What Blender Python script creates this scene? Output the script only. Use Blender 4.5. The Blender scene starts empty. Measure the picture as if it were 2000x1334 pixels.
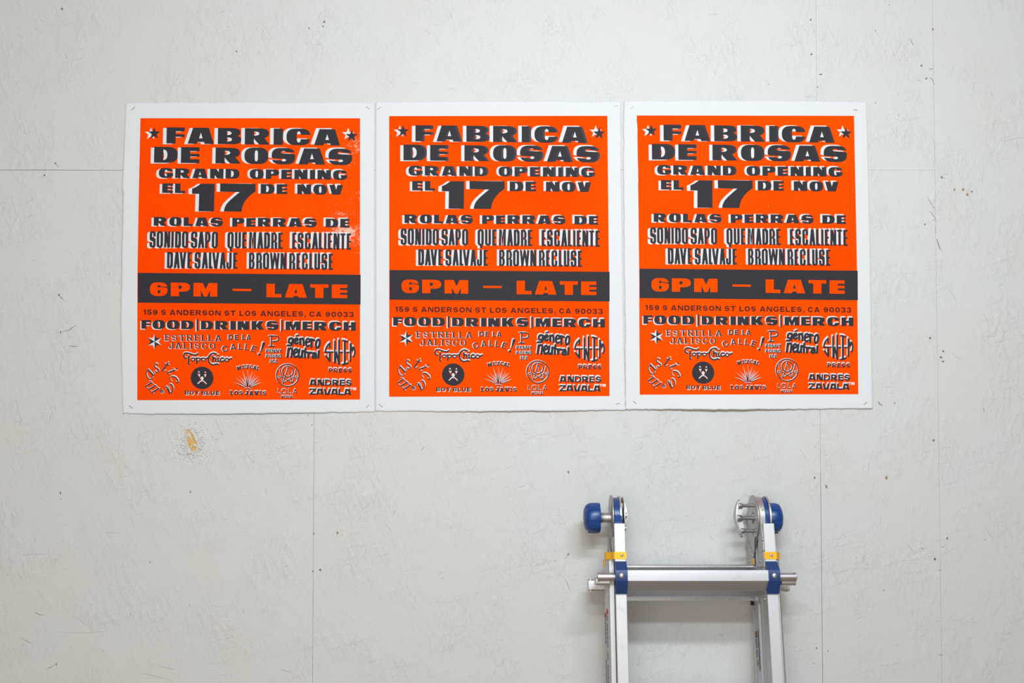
import bpy, bmesh, math, random
import numpy as np
from mathutils import Vector, Matrix
from mathutils.geometry import delaunay_2d_cdt

random.seed(7)
rnd = random.random
SC = bpy.context.scene
COL = SC.collection

# ------------------------------------------------------------------ camera
CAM_Z, CAM_D, F = 1.67, 2.40, 1944.0
PITCH = math.radians(1.88)
cam_d = bpy.data.cameras.new('camera')
cam_d.sensor_width = 36.0
cam_d.lens = 36.0 * F / 2000.0
cam_d.clip_start = 0.05
cam_d.dof.use_dof = True
cam_d.dof.focus_distance = 2.40
cam_d.dof.aperture_fstop = 2.2
cam = bpy.data.objects.new('camera', cam_d)
COL.objects.link(cam)
cam.location = (0, -CAM_D, CAM_Z)
cam.rotation_euler = (math.pi / 2 + PITCH, 0, 0)
SC.camera = cam

# ------------------------------------------------------------------ light
SC.view_settings.view_transform = 'Standard'
SC.view_settings.look = 'None'
SC.view_settings.gamma = 1.0
SC.view_settings.exposure = 0.06
w = bpy.data.worlds.new('world')
SC.world = w
w.use_nodes = True
w.node_tree.nodes['Background'].inputs[0].default_value = (0.80, 0.90, 1.0, 1)
w.node_tree.nodes['Background'].inputs[1].default_value = 0.3
SC.cycles.max_bounces = 6
SC.cycles.diffuse_bounces = 3
SC.cycles.glossy_bounces = 4
SC.cycles.sample_clamp_indirect = 4.0


def area(name, loc, target, size, size_y, power, col):
    l = bpy.data.lights.new(name, 'AREA')
    l.shape = 'RECTANGLE'
    l.size, l.size_y = size, size_y
    l.energy = power
    l.color = col
    o = bpy.data.objects.new(name, l)
    COL.objects.link(o)
    o.location = loc
    o.rotation_euler = (Vector(target) - Vector(loc)).to_track_quat('-Z', 'Y').to_euler()
    return o


# two rows of ceiling tubes in front of the wall, slightly to the right, and the
# wide unseen fill panel added behind the camera for soft light and metal reflections
area('hanging_tube_light', (0.53, -1.92, 2.75), (0.30, 0, 0.60), 0.9, 0.09, 30.5, (0.82, 0.92, 1.0))
area('hanging_tube_light', (-0.10, -2.65, 2.75), (-0.20, 0, 0.60), 1.0, 0.09, 30, (0.85, 0.93, 1.0))
area('rear_fill_light', (-1.3, -6.8, 1.7), (-0.6, 0, 1.3), 4.5, 3.0, 104, (1.0, 0.93, 0.85))

# ------------------------------------------------------------------ helpers
RIGHT = Vector((1, 0, 0))
FWD = Vector((0, math.cos(PITCH), math.sin(PITCH)))
UP = Vector((0, -math.sin(PITCH), math.cos(PITCH)))
CAMP = Vector((0, -CAM_D, CAM_Z))


def wallpt(px, py, out=0.0):
    """the place on the plane `out` metres in front of the wall (y = 0) for a spot of the photograph"""
    d = RIGHT * (px - 1000) / F - UP * (py - 667) / F + FWD
    t = (-out - CAMP.y) / d.y
    return CAMP + d * t


def srgb(r, g, b):
    f = lambda c: (c / 255 / 12.92) if c / 255 <= 0.04045 else ((c / 255 + 0.055) / 1.055) ** 2.4
    return (f(r), f(g), f(b), 1)


def tag(o, label=None, cat=None, group=None, kind=None):
    if label: o['label'] = label
    if cat: o['category'] = cat
    if group: o['group'] = group
    if kind: o['kind'] = kind
    return o


def link(name, verts, faces, mat, parent=None, smooth=False):
    me = bpy.data.meshes.new(name)
    me.from_pydata([tuple(v) for v in verts], [], faces)
    me.update()
    if smooth:
        for p in me.polygons: p.use_smooth = True
    if mat: me.materials.append(mat)
    o = bpy.data.objects.new(name, me)
    COL.objects.link(o)
    if parent: o.parent = parent
    return o


def link_bm(name, bm, mat, parent=None, smooth=False, angle=None):
    bmesh.ops.recalc_face_normals(bm, faces=bm.faces)
    me = bpy.data.meshes.new(name)
    bm.to_mesh(me)
    bm.free()
    if smooth:
        for p in me.polygons: p.use_smooth = True
        if angle:
            me.set_sharp_from_angle(angle=math.radians(angle))
    if mat: me.materials.append(mat)
    o = bpy.data.objects.new(name, me)
    COL.objects.link(o)
    if parent: o.parent = parent
    return o


def empty(name, loc, parent=None):
    o = bpy.data.objects.new(name, None)
    o.empty_display_size = 0.05
    COL.objects.link(o)
    o.location = loc
    if parent: o.parent = parent
    return o


# ------------------------------------------------------------------ materials
def mat(name, col, rough=0.6, metal=0.0, spec=0.5):
    m = bpy.data.materials.new(name)
    m.use_nodes = True
    b = m.node_tree.nodes['Principled BSDF']
    b.inputs['Base Color'].default_value = col
    b.inputs['Roughness'].default_value = rough
    b.inputs['Metallic'].default_value = metal
    b.inputs['Specular IOR Level'].default_value = spec
    return m


class NT:
    def __init__(s, m):
        s.t = m.node_tree
        s.b = m.node_tree.nodes['Principled BSDF']

    def n(s, typ, **kw):
        nd = s.t.nodes.new(typ)
        for k, v in kw.items():
            if k.startswith('i_'):
                nd.inputs[int(k[2:]) if k[2:].isdigit() else k[2:].replace('_', ' ')].default_value = v
            else:
                setattr(nd, k, v)
        return nd

    def l(s, a, b):
        s.t.links.new(a, b)

    def math(s, op, a, b=None, c=None, clamp=False):
        nd = s.t.nodes.new('ShaderNodeMath')
        nd.operation = op
        nd.use_clamp = clamp
        for i, v in enumerate((a, b, c)):
            if v is None: continue
            if hasattr(v, 'type') and hasattr(v, 'links'): s.l(v, nd.inputs[i])
            else: nd.inputs[i].default_value = v
        return nd.outputs[0]

    def maprange(s, v, a, b, c=0.0, d=1.0):
        nd = s.t.nodes.new('ShaderNodeMapRange')
        s.l(v, nd.inputs[0])
        for i, x in enumerate((a, b, c, d)): nd.inputs[i + 1].default_value = x
        return nd.outputs[0]

    def mix(s, f, a, b):
        nd = s.t.nodes.new('ShaderNodeMix')
        nd.data_type = 'RGBA'
        for i, v in ((0, f), (6, a), (7, b)):
            if hasattr(v, 'links'): s.l(v, nd.inputs[i])
            else: nd.inputs[i].default_value = v
        return nd.outputs[2]


def wall_paint():
    """white roller paint over strand board: overlapping flake edges and fine fibres show as relief"""
    m = mat('painted_strand_board', (0.62, 0.628, 0.607, 1), 0.55, 0, 0.35)
    T = NT(m)
    tc = T.n('ShaderNodeTexCoord')
    geo = T.n('ShaderNodeNewGeometry')
    P = geo.outputs['Position']
    total = None
    # flakes: stretched cells at several angles, each a plate of its own height
    for ang, sc, st, amp, seed in ((0.25, 16, 4.5, 0.9, 1.3), (1.15, 17, 5.0, 0.9, 4.7), (-0.95, 15, 4.6, 1.0, 8.1), (-1.25, 24, 5.5, 0.8, 12.9), (1.5, 21, 5.0, 0.8, 17.7)):
        vr = T.n('ShaderNodeVectorRotate', rotation_type='Y_AXIS')
        vr.inputs['Angle'].default_value = ang
        T.l(P, vr.inputs[0])
        mp = T.n('ShaderNodeMapping')
        mp.inputs['Location'].default_value = (seed, seed * .37, seed * 1.7)
        mp.inputs['Scale'].default_value = (sc, 0.001, sc * st)
        T.l(vr.outputs[0], mp.inputs[0])
        ns = T.n('ShaderNodeTexNoise', i_Scale=0.8, i_Detail=2.0)
        T.l(mp.outputs[0], ns.inputs['Vector'])
        va = T.n('ShaderNodeVectorMath', operation='MULTIPLY_ADD')
        T.l(ns.outputs['Color'], va.inputs[0])
        va.inputs[1].default_value = (0.9, 0, 0.9)
        T.l(mp.outputs[0], va.inputs[2])
        vo = T.n('ShaderNodeTexVoronoi', feature='F1', distance='CHEBYCHEV', i_Scale=1.0)
        T.l(va.outputs[0], vo.inputs['Vector'])
        sep = T.n('ShaderNodeSeparateColor')
        T.l(vo.outputs['Color'], sep.inputs[0])
        # only some of the flakes stand proud; their far side feathers away
        on = T.math('GREATER_THAN', sep.outputs[0], 0.60)
        fall = T.math('SUBTRACT', 1.0, T.math('MULTIPLY', vo.outputs['Distance'], 1.2), clamp=True)
        h = T.math('MULTIPLY', T.math('MULTIPLY', on, fall), amp)
        total = h if total is None else T.math('ADD', total, h)
    # paint has filled most places: fade the flakes in and out
    n1 = T.n('ShaderNodeTexNoise', i_Scale=7.0, i_Detail=4.0, i_Roughness=0.6)
    T.l(P, n1.inputs['Vector'])
    msk = T.maprange(n1.outputs[0], 0.42, 0.64, 0.04, 1.0)
    flakes = T.math('MULTIPLY', total, msk)
    # thin fibres and cracks
    fib = None
    for ang, seed in ((0.5, 2.2), (-0.75, 6.1), (1.35, 9.4), (-1.3, 15.4), (0.05, 21.0)):
        vr = T.n('ShaderNodeVectorRotate', rotation_type='Y_AXIS')
        vr.inputs['Angle'].default_value = ang
        T.l(P, vr.inputs[0])
        mp = T.n('ShaderNodeMapping')
        mp.inputs['Location'].default_value = (seed, 0, seed * 2)
        mp.inputs['Scale'].default_value = (22, 0.001, 330)
        T.l(vr.outputs[0], mp.inputs[0])
        ns = T.n('ShaderNodeTexNoise', i_Scale=1.0, i_Detail=1.5, i_Roughness=0.55)
        T.l(mp.outputs[0], ns.inputs['Vector'])
        r = T.maprange(ns.outputs[0], 0.675, 0.76)
        # own mask, so that each direction has its own patches
        n2 = T.n('ShaderNodeTexNoise', i_Scale=9.0, i_Detail=1.0)
        off = T.n('ShaderNodeVectorMath', operation='ADD')
        T.l(P, off.inputs[0]); off.inputs[1].default_value = (seed, 0, seed)
        T.l(off.outputs[0], n2.inputs['Vector'])
        r = T.math('MULTIPLY', r, T.maprange(n2.outputs[0], 0.56, 0.70))
        fib = r if fib is None else T.math('ADD', fib, r)
    # roller stipple
    n3 = T.n('ShaderNodeTexNoise', i_Scale=420.0, i_Detail=2.0)
    T.l(P, n3.inputs['Vector'])
    n4 = T.n('ShaderNodeTexNoise', i_Scale=5.0, i_Detail=3.0)
    T.l(P, n4.inputs['Vector'])
    H = T.math('ADD', T.math('MULTIPLY', flakes, 0.42), T.math('MULTIPLY', fib, -0.34))
    H = T.math('ADD', H, T.math('MULTIPLY', n3.outputs[0], 0.10))
    H = T.math('ADD', H, T.math('MULTIPLY', n4.outputs[0], 0.9))
    bp = T.n('ShaderNodeBump', i_Strength=1.0, i_Distance=0.0020)
    T.l(H, bp.inputs['Height'])
    T.l(bp.outputs[0], T.b.inputs['Normal'])
    # grime caught in the deepest cracks, and slow yellow/grey drift of the paint
    dirt = T.math('MULTIPLY', T.math('MINIMUM', fib, 1.0), T.maprange(n1.outputs[0], 0.46, 0.64, 0.0, 0.30))
    base = T.mix(T.maprange(n4.outputs[0], 0.35, 0.65), (0.622, 0.635, 0.622, 1), (0.628, 0.625, 0.598, 1))
    T.l(T.mix(dirt, base, (0.26, 0.22, 0.19, 1)), T.b.inputs['Base Color'])
    return m


def noisy(name, c1, c2, scale, rough, metal=0, spec=0.5, bump=0, stretch=None, lo=0.35, hi=0.65, coord='Object', detail=3):
    m = mat(name, c1, rough, metal, spec)
    T = NT(m)
    tc = T.n('ShaderNodeTexCoord')
    mp = T.n('ShaderNodeMapping')
    mp.inputs['Scale'].default_value = stretch or (1, 1, 1)
    T.l(tc.outputs[coord], mp.inputs[0])
    ns = T.n('ShaderNodeTexNoise', i_Scale=scale, i_Detail=float(detail))
    T.l(mp.outputs[0], ns.inputs['Vector'])
    T.l(T.mix(T.maprange(ns.outputs[0], lo, hi), c1, c2), T.b.inputs['Base Color'])
    if bump:
        bp = T.n('ShaderNodeBump', i_Strength=0.6, i_Distance=bump)
        T.l(ns.outputs[0], bp.inputs['Height'])
        T.l(bp.outputs[0], T.b.inputs['Normal'])
    return m


M_WALL = wall_paint()
M_GAP = mat('dark_joint', (0.26, 0.18, 0.16, 1), 0.9)
M_PAPER = noisy('cotton_paper', (0.700, 0.722, 0.738, 1), (0.715, 0.735, 0.748, 1), 260, 0.9, spec=0.15, bump=0.00012)
M_INK = noisy('black_ink', (0.021, 0.019, 0.024, 1), (0.036, 0.033, 0.040, 1), 900, 0.7, spec=0.22)
M_GHOST = noisy('black_ink_thin', (0.044, 0.039, 0.049, 1), (0.064, 0.058, 0.070, 1), 900, 0.7, spec=0.22)
M_ADDR = noisy('ink_over_orange', (0.038, 0.012, 0.014, 1), (0.055, 0.016, 0.018, 1), 900, 0.7, spec=0.15)
M_WHITE = mat('bare_paper', (0.70, 0.722, 0.735, 1), 0.9, 0, 0.15)
M_FLECK = mat('pale_fleck', (0.80, 0.50, 0.22, 1), 0.9, 0, 0.1)


def orange_ink(name, worn, tx0, tx1):
    m = mat(name, (0.97, 0.070, 0.0, 1), 0.85, 0, 0.03)
    T = NT(m)
    geo = T.n('ShaderNodeNewGeometry')
    ns = T.n('ShaderNodeTexNoise', i_Scale=3.0, i_Detail=2.0)
    T.l(geo.outputs['Position'], ns.inputs['Vector'])
    n5 = T.n('ShaderNodeTexNoise', i_Scale=900.0, i_Detail=1.0)
    T.l(geo.outputs['Position'], n5.inputs['Vector'])
    base = T.mix(T.maprange(ns.outputs[0], 0.35, 0.65), (0.98, 0.060, 0.0, 1), (0.98, 0.078, 0.0, 1))
    base = T.mix(T.maprange(n5.outputs[0], 0.3, 0.7, 0, 0.18), base, (0.96, 0.085, 0.002, 1))
    if worn:
        # starved ink towards the right edge and in a drift across the lower middle
        sp = T.n('ShaderNodeSeparateXYZ')
        T.l(geo.outputs['Position'], sp.inputs[0])
        gx = T.maprange(sp.outputs[0], tx0, tx1, 0.0, 1.0)
        n6 = T.n('ShaderNodeTexNoise', i_Scale=230.0, i_Detail=5.0, i_Roughness=0.75)
        T.l(geo.outputs['Position'], n6.inputs['Vector'])
        n7 = T.n('ShaderNodeTexNoise', i_Scale=11.0, i_Detail=2.0)
        T.l(geo.outputs['Position'], n7.inputs['Vector'])
        patch = T.maprange(n7.outputs[0], 0.40, 0.62, 0.0, 1.0)
        zz_ = T.math('MULTIPLY', T.math('SUBTRACT', sp.outputs[2], wallpt(690, 440).z), 1 / .075)
        bell = T.math('POWER', 2.718, T.math('MULTIPLY', T.math('MULTIPLY', zz_, zz_), -1.0))
        zz2 = T.math('MULTIPLY', T.math('SUBTRACT', sp.outputs[2], wallpt(690, 270).z), 1 / .07)
        bell2 = T.math('POWER', 2.718, T.math('MULTIPLY', T.math('MULTIPLY', zz2, zz2), -1.0))
        hgt = T.math('ADD', 0.30, T.math('ADD', T.math('MULTIPLY', bell, 0.75), T.math('MULTIPLY', bell2, 0.30)))
        amt = T.math('MULTIPLY', T.math('MULTIPLY', T.math('POWER', gx, 1.8), T.math('ADD', 0.35, patch)), hgt)
        th = T.math('SUBTRACT', 0.80, T.math('MULTIPLY', amt, 0.40))
        d = T.math('SUBTRACT', n6.outputs[0], th)
        f = T.maprange(d, 0.0, 0.09, 0.0, 0.85)
        base = T.mix(f, base, (0.76, 0.56, 0.42, 1))
    T.l(base, T.b.inputs['Base Color'])
    return m


# ------------------------------------------------------------------ flat shapes
def winding(pts, poly):
    """winding number of every point round the closed polygon"""
    p = np.asarray(poly, float)
    q = np.roll(p, -1, axis=0)
    x, y = pts[:, 0:1], pts[:, 1:2]
    x0, y0, x1, y1 = p[:, 0], p[:, 1], q[:, 0], q[:, 1]
    side = (x1 - x0) * (y - y0) - (x - x0) * (y1 - y0)
    up = (y0 <= y) & (y1 > y) & (side > 0)
    dn = (y0 > y) & (y1 <= y) & (side < 0)
    return up.sum(1) - dn.sum(1)


def solve(ops, keep=None):
    """ordered add (+1) / cut (-1) of polygons -> (points, triangles)"""
    V, E, base = [], [], 0
    polys = []
    for op, poly in ops:
        pl = []
        for p in poly:
            if not pl or abs(p[0] - pl[-1][0]) + abs(p[1] - pl[-1][1]) > 1e-4: pl.append((float(p[0]), float(p[1])))
        if len(pl) > 1 and abs(pl[0][0] - pl[-1][0]) + abs(pl[0][1] - pl[-1][1]) < 1e-4: pl.pop()
        if len(pl) < 3: continue
        polys.append((op, pl))
        n = len(pl)
        V += [Vector(p) for p in pl]
        E += [(base + i, base + (i + 1) % n) for i in range(n)]
        base += n
    if not polys: return [], []
    r = delaunay_2d_cdt(V, E, [], 0, 1e-5)
    vo = np.array([(v[0], v[1]) for v in r[0]])
    tr = np.array([f for f in r[2] if len(f) == 3])
    if len(tr) == 0: return [], []
    cen = vo[tr].mean(1)
    a = vo[tr]
    areas = np.abs((a[:, 1, 0] - a[:, 0, 0]) * (a[:, 2, 1] - a[:, 0, 1]) - (a[:, 2, 0] - a[:, 0, 0]) * (a[:, 1, 1] - a[:, 0, 1]))
    if keep:
        ins = keep(cen, polys)
    else:
        ins = np.zeros(len(cen), bool)
        for op, pl in polys:
            k = winding(cen, pl) != 0
            ins = (ins | k) if op > 0 else (ins & ~k)
    tr = tr[ins & (areas > 1e-7)]
    return vo, tr


def prism(ops, t0, t1, place, name, material, parent, smooth=False):
    """extrude a flat shape between t0 and t1; place(a, b, t) gives the 3-D point"""
    vo, tr = solve(ops)
    n = len(vo)
    verts = [place(v[0], v[1], t0) for v in vo] + [place(v[0], v[1], t1) for v in vo]
    faces = [tuple(int(i) for i in t) for t in tr] + [tuple(int(i) + n for i in t[::-1]) for t in tr]
    cnt = {}
    for t in tr:
        for i in range(3):
            e = (int(t[i]), int(t[(i + 1) % 3]))
            cnt[tuple(sorted(e))] = cnt.get(tuple(sorted(e)), []) + [e]
    for k, v in cnt.items():
        if len(v) == 1:
            a, b = v[0]
            faces.append((b, a, a + n, b + n))
    bm = bmesh.new()
    bv = [bm.verts.new(v) for v in verts]
    for f in faces:
        try: bm.faces.new([bv[i] for i in f])
        except ValueError: pass
    bmesh.ops.delete(bm, geom=[v for v in bm.verts if not v.link_faces], context='VERTS')
    return link_bm(name, bm, material, parent, True, 28)


def rect(x0, y0, x1, y1): return [(x0, y0), (x1, y0), (x1, y1), (x0, y1)]


def rr(x0, y0, x1, y1, rx, ry, c='abcd', p=2.3, n=7):
    """rounded box; c names rounded corners: a top-left, b top-right, c bottom-right, d bottom-left"""
    W, H = x1 - x0, y1 - y0
    rx, ry = min(rx, W / 2 if ('a' in c and 'b' in c) or ('c' in c and 'd' in c) else W), min(ry, H / 2)
    out = []
    for k, (cx, cy, sx, sy) in enumerate(((x0, y0, 1, 1), (x1, y0, -1, 1), (x1, y1, -1, -1), (x0, y1, 1, -1))):
        if 'abcd'[k] not in c:
            out.append((cx, cy)); continue
        arc = []
        for i in range(n + 1):
            t = math.pi / 2 * i / n
            a, b = math.cos(t) ** (2 / p), math.sin(t) ** (2 / p)
            arc.append((cx + sx * rx * (1 - a), cy + sy * ry * (1 - b)))
        # start of arc: a=1 -> on vertical side
        if k in (1, 3): arc.reverse()
        out += arc
    return out


def ell(cx, cy, rx, ry, n=28, rot=0):
    c, s = math.cos(rot), math.sin(rot)
    return [(cx + rx * math.cos(a) * c - ry * math.sin(a) * s, cy + rx * math.cos(a) * s + ry * math.sin(a) * c)
            for a in [2 * math.pi * i / n for i in range(n)]]


def spline(pts, closed=False, n=5):
    P = [np.array(p, float) for p in pts]
    m = len(P)
    if m < 3 and not closed: return [tuple(p) for p in P]
    out = []
    for i in range(m if closed else m - 1):
        p0 = P[(i - 1) % m] if closed or i > 0 else P[0]
        p1, p2 = P[i], P[(i + 1) % m]
        p3 = P[(i + 2) % m] if closed or i + 2 < m else P[-1]
        for k in range(n):
            t = k / n
            out.append(tuple(0.5 * ((2 * p1) + (-p0 + p2) * t + (2 * p0 - 5 * p1 + 4 * p2 - p3) * t * t + (-p0 + 3 * p1 - 3 * p2 + p3) * t ** 3)))
    if not closed: out.append(tuple(P[-1]))
    return out


def stroke(pts, w, closed=False, sm=True, cap=True):
    """ops for a brush stroke of width w (a number or one per point)"""
    ws = [w] * len(pts) if isinstance(w, (int, float)) else list(w)
    P3 = [(p[0], p[1], ws[i]) for i, p in enumerate(pts)]
    if sm: P3 = spline(P3, closed)
    ops = []
    m = len(P3)
    for i in range(m if closed else m - 1):
        a, b = P3[i], P3[(i + 1) % m]
        dx, dy = b[0] - a[0], b[1] - a[1]
        L = math.hypot(dx, dy)
        if L < 1e-6: continue
        nx, ny = -dy / L, dx / L
        ops.append((1, [(a[0] + nx * a[2] / 2, a[1] + ny * a[2] / 2), (b[0] + nx * b[2] / 2, b[1] + ny * b[2] / 2),
                        (b[0] - nx * b[2] / 2, b[1] - ny * b[2] / 2), (a[0] - nx * a[2] / 2, a[1] - ny * a[2] / 2)]))
    step = 1 if sm else 1
    for i in range(0, m, step):
        if not cap and not closed and i in (0, m - 1): continue
        p = P3[i]
        ops.append((1, ell(p[0], p[1], p[2] / 2, p[2] / 2, 8)))
    return ops


# ------------------------------------------------------------------ the alphabet
class St:
    """stroke weights of a face, in photograph pixels"""
    def __init__(s, st, sr, t, tm, rx=0.42, ry=0.5, p=2.3, c0=None, ser=0, ter=0.37):
        s.s, s.r, s.t, s.m, s.rx, s.ry, s.p, s.ser, s.ter = st, sr, t, tm, rx, ry, p, ser, ter


def glyph(ch, x0, y0, x1, y1, F):
    W, H = x1 - x0, y1 - y0
    s, r, t, tm = min(F.s, W * .62), min(F.r, W * .44), F.t, F.m
    X = lambda u: x0 + u * W
    Y = lambda v: y0 + v * H
    A, C = 1, -1
    tr = t * .70 if (W > H and s > .25 * H) else t
    RX, RY = F.rx * W, F.ry * H
    o = []
    ym = Y(.5)

    def cnt(a, b, c, d, cs='abcd', k=.5):
        return (C, rr(a, b, c, d, (c - a) * k, min((d - b) * .5, (c - a) * 1.0), cs, 2.2, 5))
    serifs = []
    if ch == 'I':
        o = [(A, rect(X(.5) - s / 2, y0, X(.5) + s / 2, y1))] if F.ser else [(A, rect(x0, y0, x1, y1))]
        if F.ser: serifs = [(X(.5), y0, 1), (X(.5), y1, -1)]
    elif ch == '|': o = [(A, rect(x0, y0, x1, y1))]
    elif ch == '-': o = [(A, rect(x0, y0, x1, y1))]
    elif ch in 'FEL':
        o = [(A, rect(x0, y0, x0 + s, y1))]
        if ch != 'L':
            o += [(A, rect(x0, y0, x1, y0 + t)), (A, rect(x0, ym - tm / 2, x1 - W * (.06 if W < H else 0), ym + tm / 2))]
        if ch != 'F': o += [(A, rect(x0, y1 - t, x1, y1))]
        if F.ser:
            serifs = [(x0 + s / 2, y0, 1), (x0 + s / 2, y1, -1)]
            if ch != 'L': o += [(A, [(x1 - 1.0, y0), (x1, y0), (x1 + .2, y0 + H * .28), (x1 - .5, y0 + H * .28)])]
            if ch != 'F': o += [(A, [(x1 - 1.0, y1), (x1, y1), (x1 + .3, y1 - H * .28), (x1 - .4, y1 - H * .28)])]
    elif ch == 'T':
        o = [(A, rect(x0, y0, x1, y0 + t)), (A, rect(X(.5) - s / 2, y0, X(.5) + s / 2, y1))]
        if F.ser: serifs = [(X(.5), y1, -1)]; o += [(A, rect(x0, y0, x0 + .7, y0 + H * .28)), (A, rect(x1 - .7, y0, x1, y0 + H * .28))]
    elif ch == 'H':
        o = [(A, rect(x0, y0, x0 + s, y1)), (A, rect(x1 - s, y0, x1, y1)), (A, rect(x0, ym - t / 2, x1, ym + t / 2))]
    elif ch in 'AV':
        ta = .5 - max(.30 if W > H else .22, s * .62 / W) if W > H * .8 and s > .25 * H else .5 - s * .60 / W
        slope = ta * W / H
        hw = lambda d: slope * d
        leg = min(s, W * .42)
        if F.ser: leg = s
        fl = (lambda y: y) if ch == 'A' else (lambda y: y0 + y1 - y)
        o = [(A, [(X(ta), fl(y0)), (X(1 - ta), fl(y0)), (x1, fl(y1)), (x0, fl(y1))])]
        # inner edges run parallel to the outer ones
        half_bot = W / 2 - leg
        apex = y1 - half_bot / slope
        apex = max(apex, y0 + H * .2)
        hb = lambda y: half_bot * (y - apex) / (y1 - apex)
        if ch == 'V':
            o.append((C, [(X(.5), fl(apex)), (X(.5) + half_bot, fl(y1 + .01)), (X(.5) - half_bot, fl(y1 + .01))]))
        else:
            big = W > H * 1.2 and s > .25 * H
            cb0, cb1 = (Y(.66), Y(.88)) if big else (Y(.64), Y(.64) + tm)
            if big:
                k = .42 * slope / .3
                o.append((C, [(X(.5), Y(.31)), (X(.5) + slope * H * .34, cb0), (X(.5) - slope * H * .34, cb0)]))
                hbb = half_bot
                o.append((C, [(X(.5) - hbb * .80, cb1), (X(.5) + hbb * .80, cb1), (X(.5) + hbb, y1 + .01), (X(.5) - hbb, y1 + .01)]))
            else:
                o.append((C, [(X(.5), apex), (X(.5) + hb(cb0), cb0), (X(.5) - hb(cb0), cb0)]))
                o.append((C, [(X(.5) - hb(cb1), cb1), (X(.5) + hb(cb1), cb1), (X(.5) + half_bot, y1 + .01), (X(.5) - half_bot, y1 + .01)]))
        if F.ser:
            serifs = [(x0 + leg * .5, fl(y1), -1 if ch == 'A' else 1), (x1 - leg * .5, fl(y1), -1 if ch == 'A' else 1)]
    elif ch in 'OQ0':
        o = [(A, rr(x0, y0, x1, y1, RX, RY, 'abcd', F.p)), cnt(x0 + r, y0 + tr, x1 - r, y1 - tr)]
        if ch == 'Q': o.append((A, [(X(.34), y1 - t), (X(.66), y1 - t), (X(.82), y1 + H * .16), (X(.40), y1 + H * .16)]))
    elif ch in 'CG':
        g0, g1 = (F.ter, 1 - F.ter) if ch == 'C' else (F.ter * .86, .50)
        o = [(A, rr(x0, y0, x1, y1, RX, RY, 'abcd', F.p)), cnt(x0 + r, y0 + tr, x1 - r * (.95), y1 - tr)]
        o.append((C, rect(X(.52) if W > H else X(.55), Y(g0), x1 + 1, Y(g1))))
        if ch == 'G':
            o.append((A, rect(x1 - r * 1.08, Y(g1), x1, Y(.82))))
            o.append((A, rect(X(.54), Y(g1), x1, Y(g1) + t * .8)))
    elif ch == 'D':
        o = [(A, rr(x0, y0, x1, y1, RX * 1.05, RY, 'bc', F.p)), (C, rr(x0 + s, y0 + tr, x1 - r, y1 - tr, (x1 - r - x0 - s) * .9, (H - 2 * tr) * .5, 'bc', 2.2, 5))]
        if F.ser: serifs = [(x0 + s / 2, y0, 1), (x0 + s / 2, y1, -1)]
    elif ch in 'PRB':
        hb = .66 if ch == 'P' else (.62 if ch == 'R' else .52)
        t2 = min(t, H * .20)
        o = [(A, rr(x0, y0, x1 - (0 if ch == 'P' else W * .035), Y(hb), RX, H * hb * .5, 'bc', F.p))]
        if ch == 'B': o += [(A, rr(x0, Y(.44), x1, y1, RX, H * .28, 'bc', F.p))]
        o += [(A, rect(x0, y0, x0 + s, y1))]
        cx0, cx1 = x0 + min(s, W * .40), x1 - (r if W < H * 1.0 or s < .25 * H else W * .42)
        tb = tm if ch != 'P' else t2
        y_c1 = Y(hb) - ((t2 * (.85 if ch == 'R' else 1)) if ch != 'B' else tm * .55)
        if ch == 'R':
            lx = max(x0 + s, X(.42))
            if W > H * 1.0 and s > .25 * H:
                o += [(A, [(X(.36), Y(.45)), (X(.78), Y(.50)), (X(.80), Y(.62)), (X(1.0), y1), (X(.56), y1), (X(.36), Y(.62))])]
                o += [(C, [(X(.37), Y(.66)), (X(.58), y1 + .01), (X(.37), y1 + .01)])]
            elif W < H * .55:
                o += [(A, rect(x1 - r - W * .02, Y(.56), x1 - W * .0, y1)), (C, rect(x0 + s, Y(.60), x1 - r - W * .02, y1 + .01))]
                o += [(C, [(x1 + .1, Y(.50)), (x1 - W * .12, Y(.565)), (x1 + .1, Y(.63))])]
            else:
                o += [(A, [(X(.40), Y(.50)), (X(.40) + s * 1.05, Y(.50)), (x1, y1), (x1 - s * 1.15, y1)])]
            o += [(A, rect(x0, y0, x0 + min(s, W * .37 if s > .25 * H and W > H else s), y1))]
        o += [(C, rr(cx0, y0 + t2, cx1, y_c1, (cx1 - cx0) * .8, (y_c1 - y0 - t2) * .5, 'bc', 2.2, 5))]
        if ch == 'B':
            yb0 = Y(.5) + tm * .5
            o += [(C, rr(cx0, max(yb0, y_c1 + tm * .8), cx1 + W * .02, y1 - t2 * .85, (cx1 - cx0) * .8, 99, 'bc', 2.2, 5))]
        if F.ser: serifs = [(x0 + s / 2, y0, 1), (x0 + s / 2, y1, -1)] + ([(x1 - .6, y1, -1)] if ch == 'R' else [])
    elif ch == 'S':
        cl, cr = (.40, .58) if W > H else ((x0 + r - x0) / W, 1 - r / W)
        c0 = t / H
        if W > H and F.s > .25 * H: c0, yU, g = .20, .265, .085; d = .02
        elif W < H * .55: yU, g, d = .33, .085, .05
        else: yU, g, d = .32, .08, -.01
        o = [(A, rr(x0, y0, x1, y1, RX, RY * .92, 'abcd', F.p))]
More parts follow.
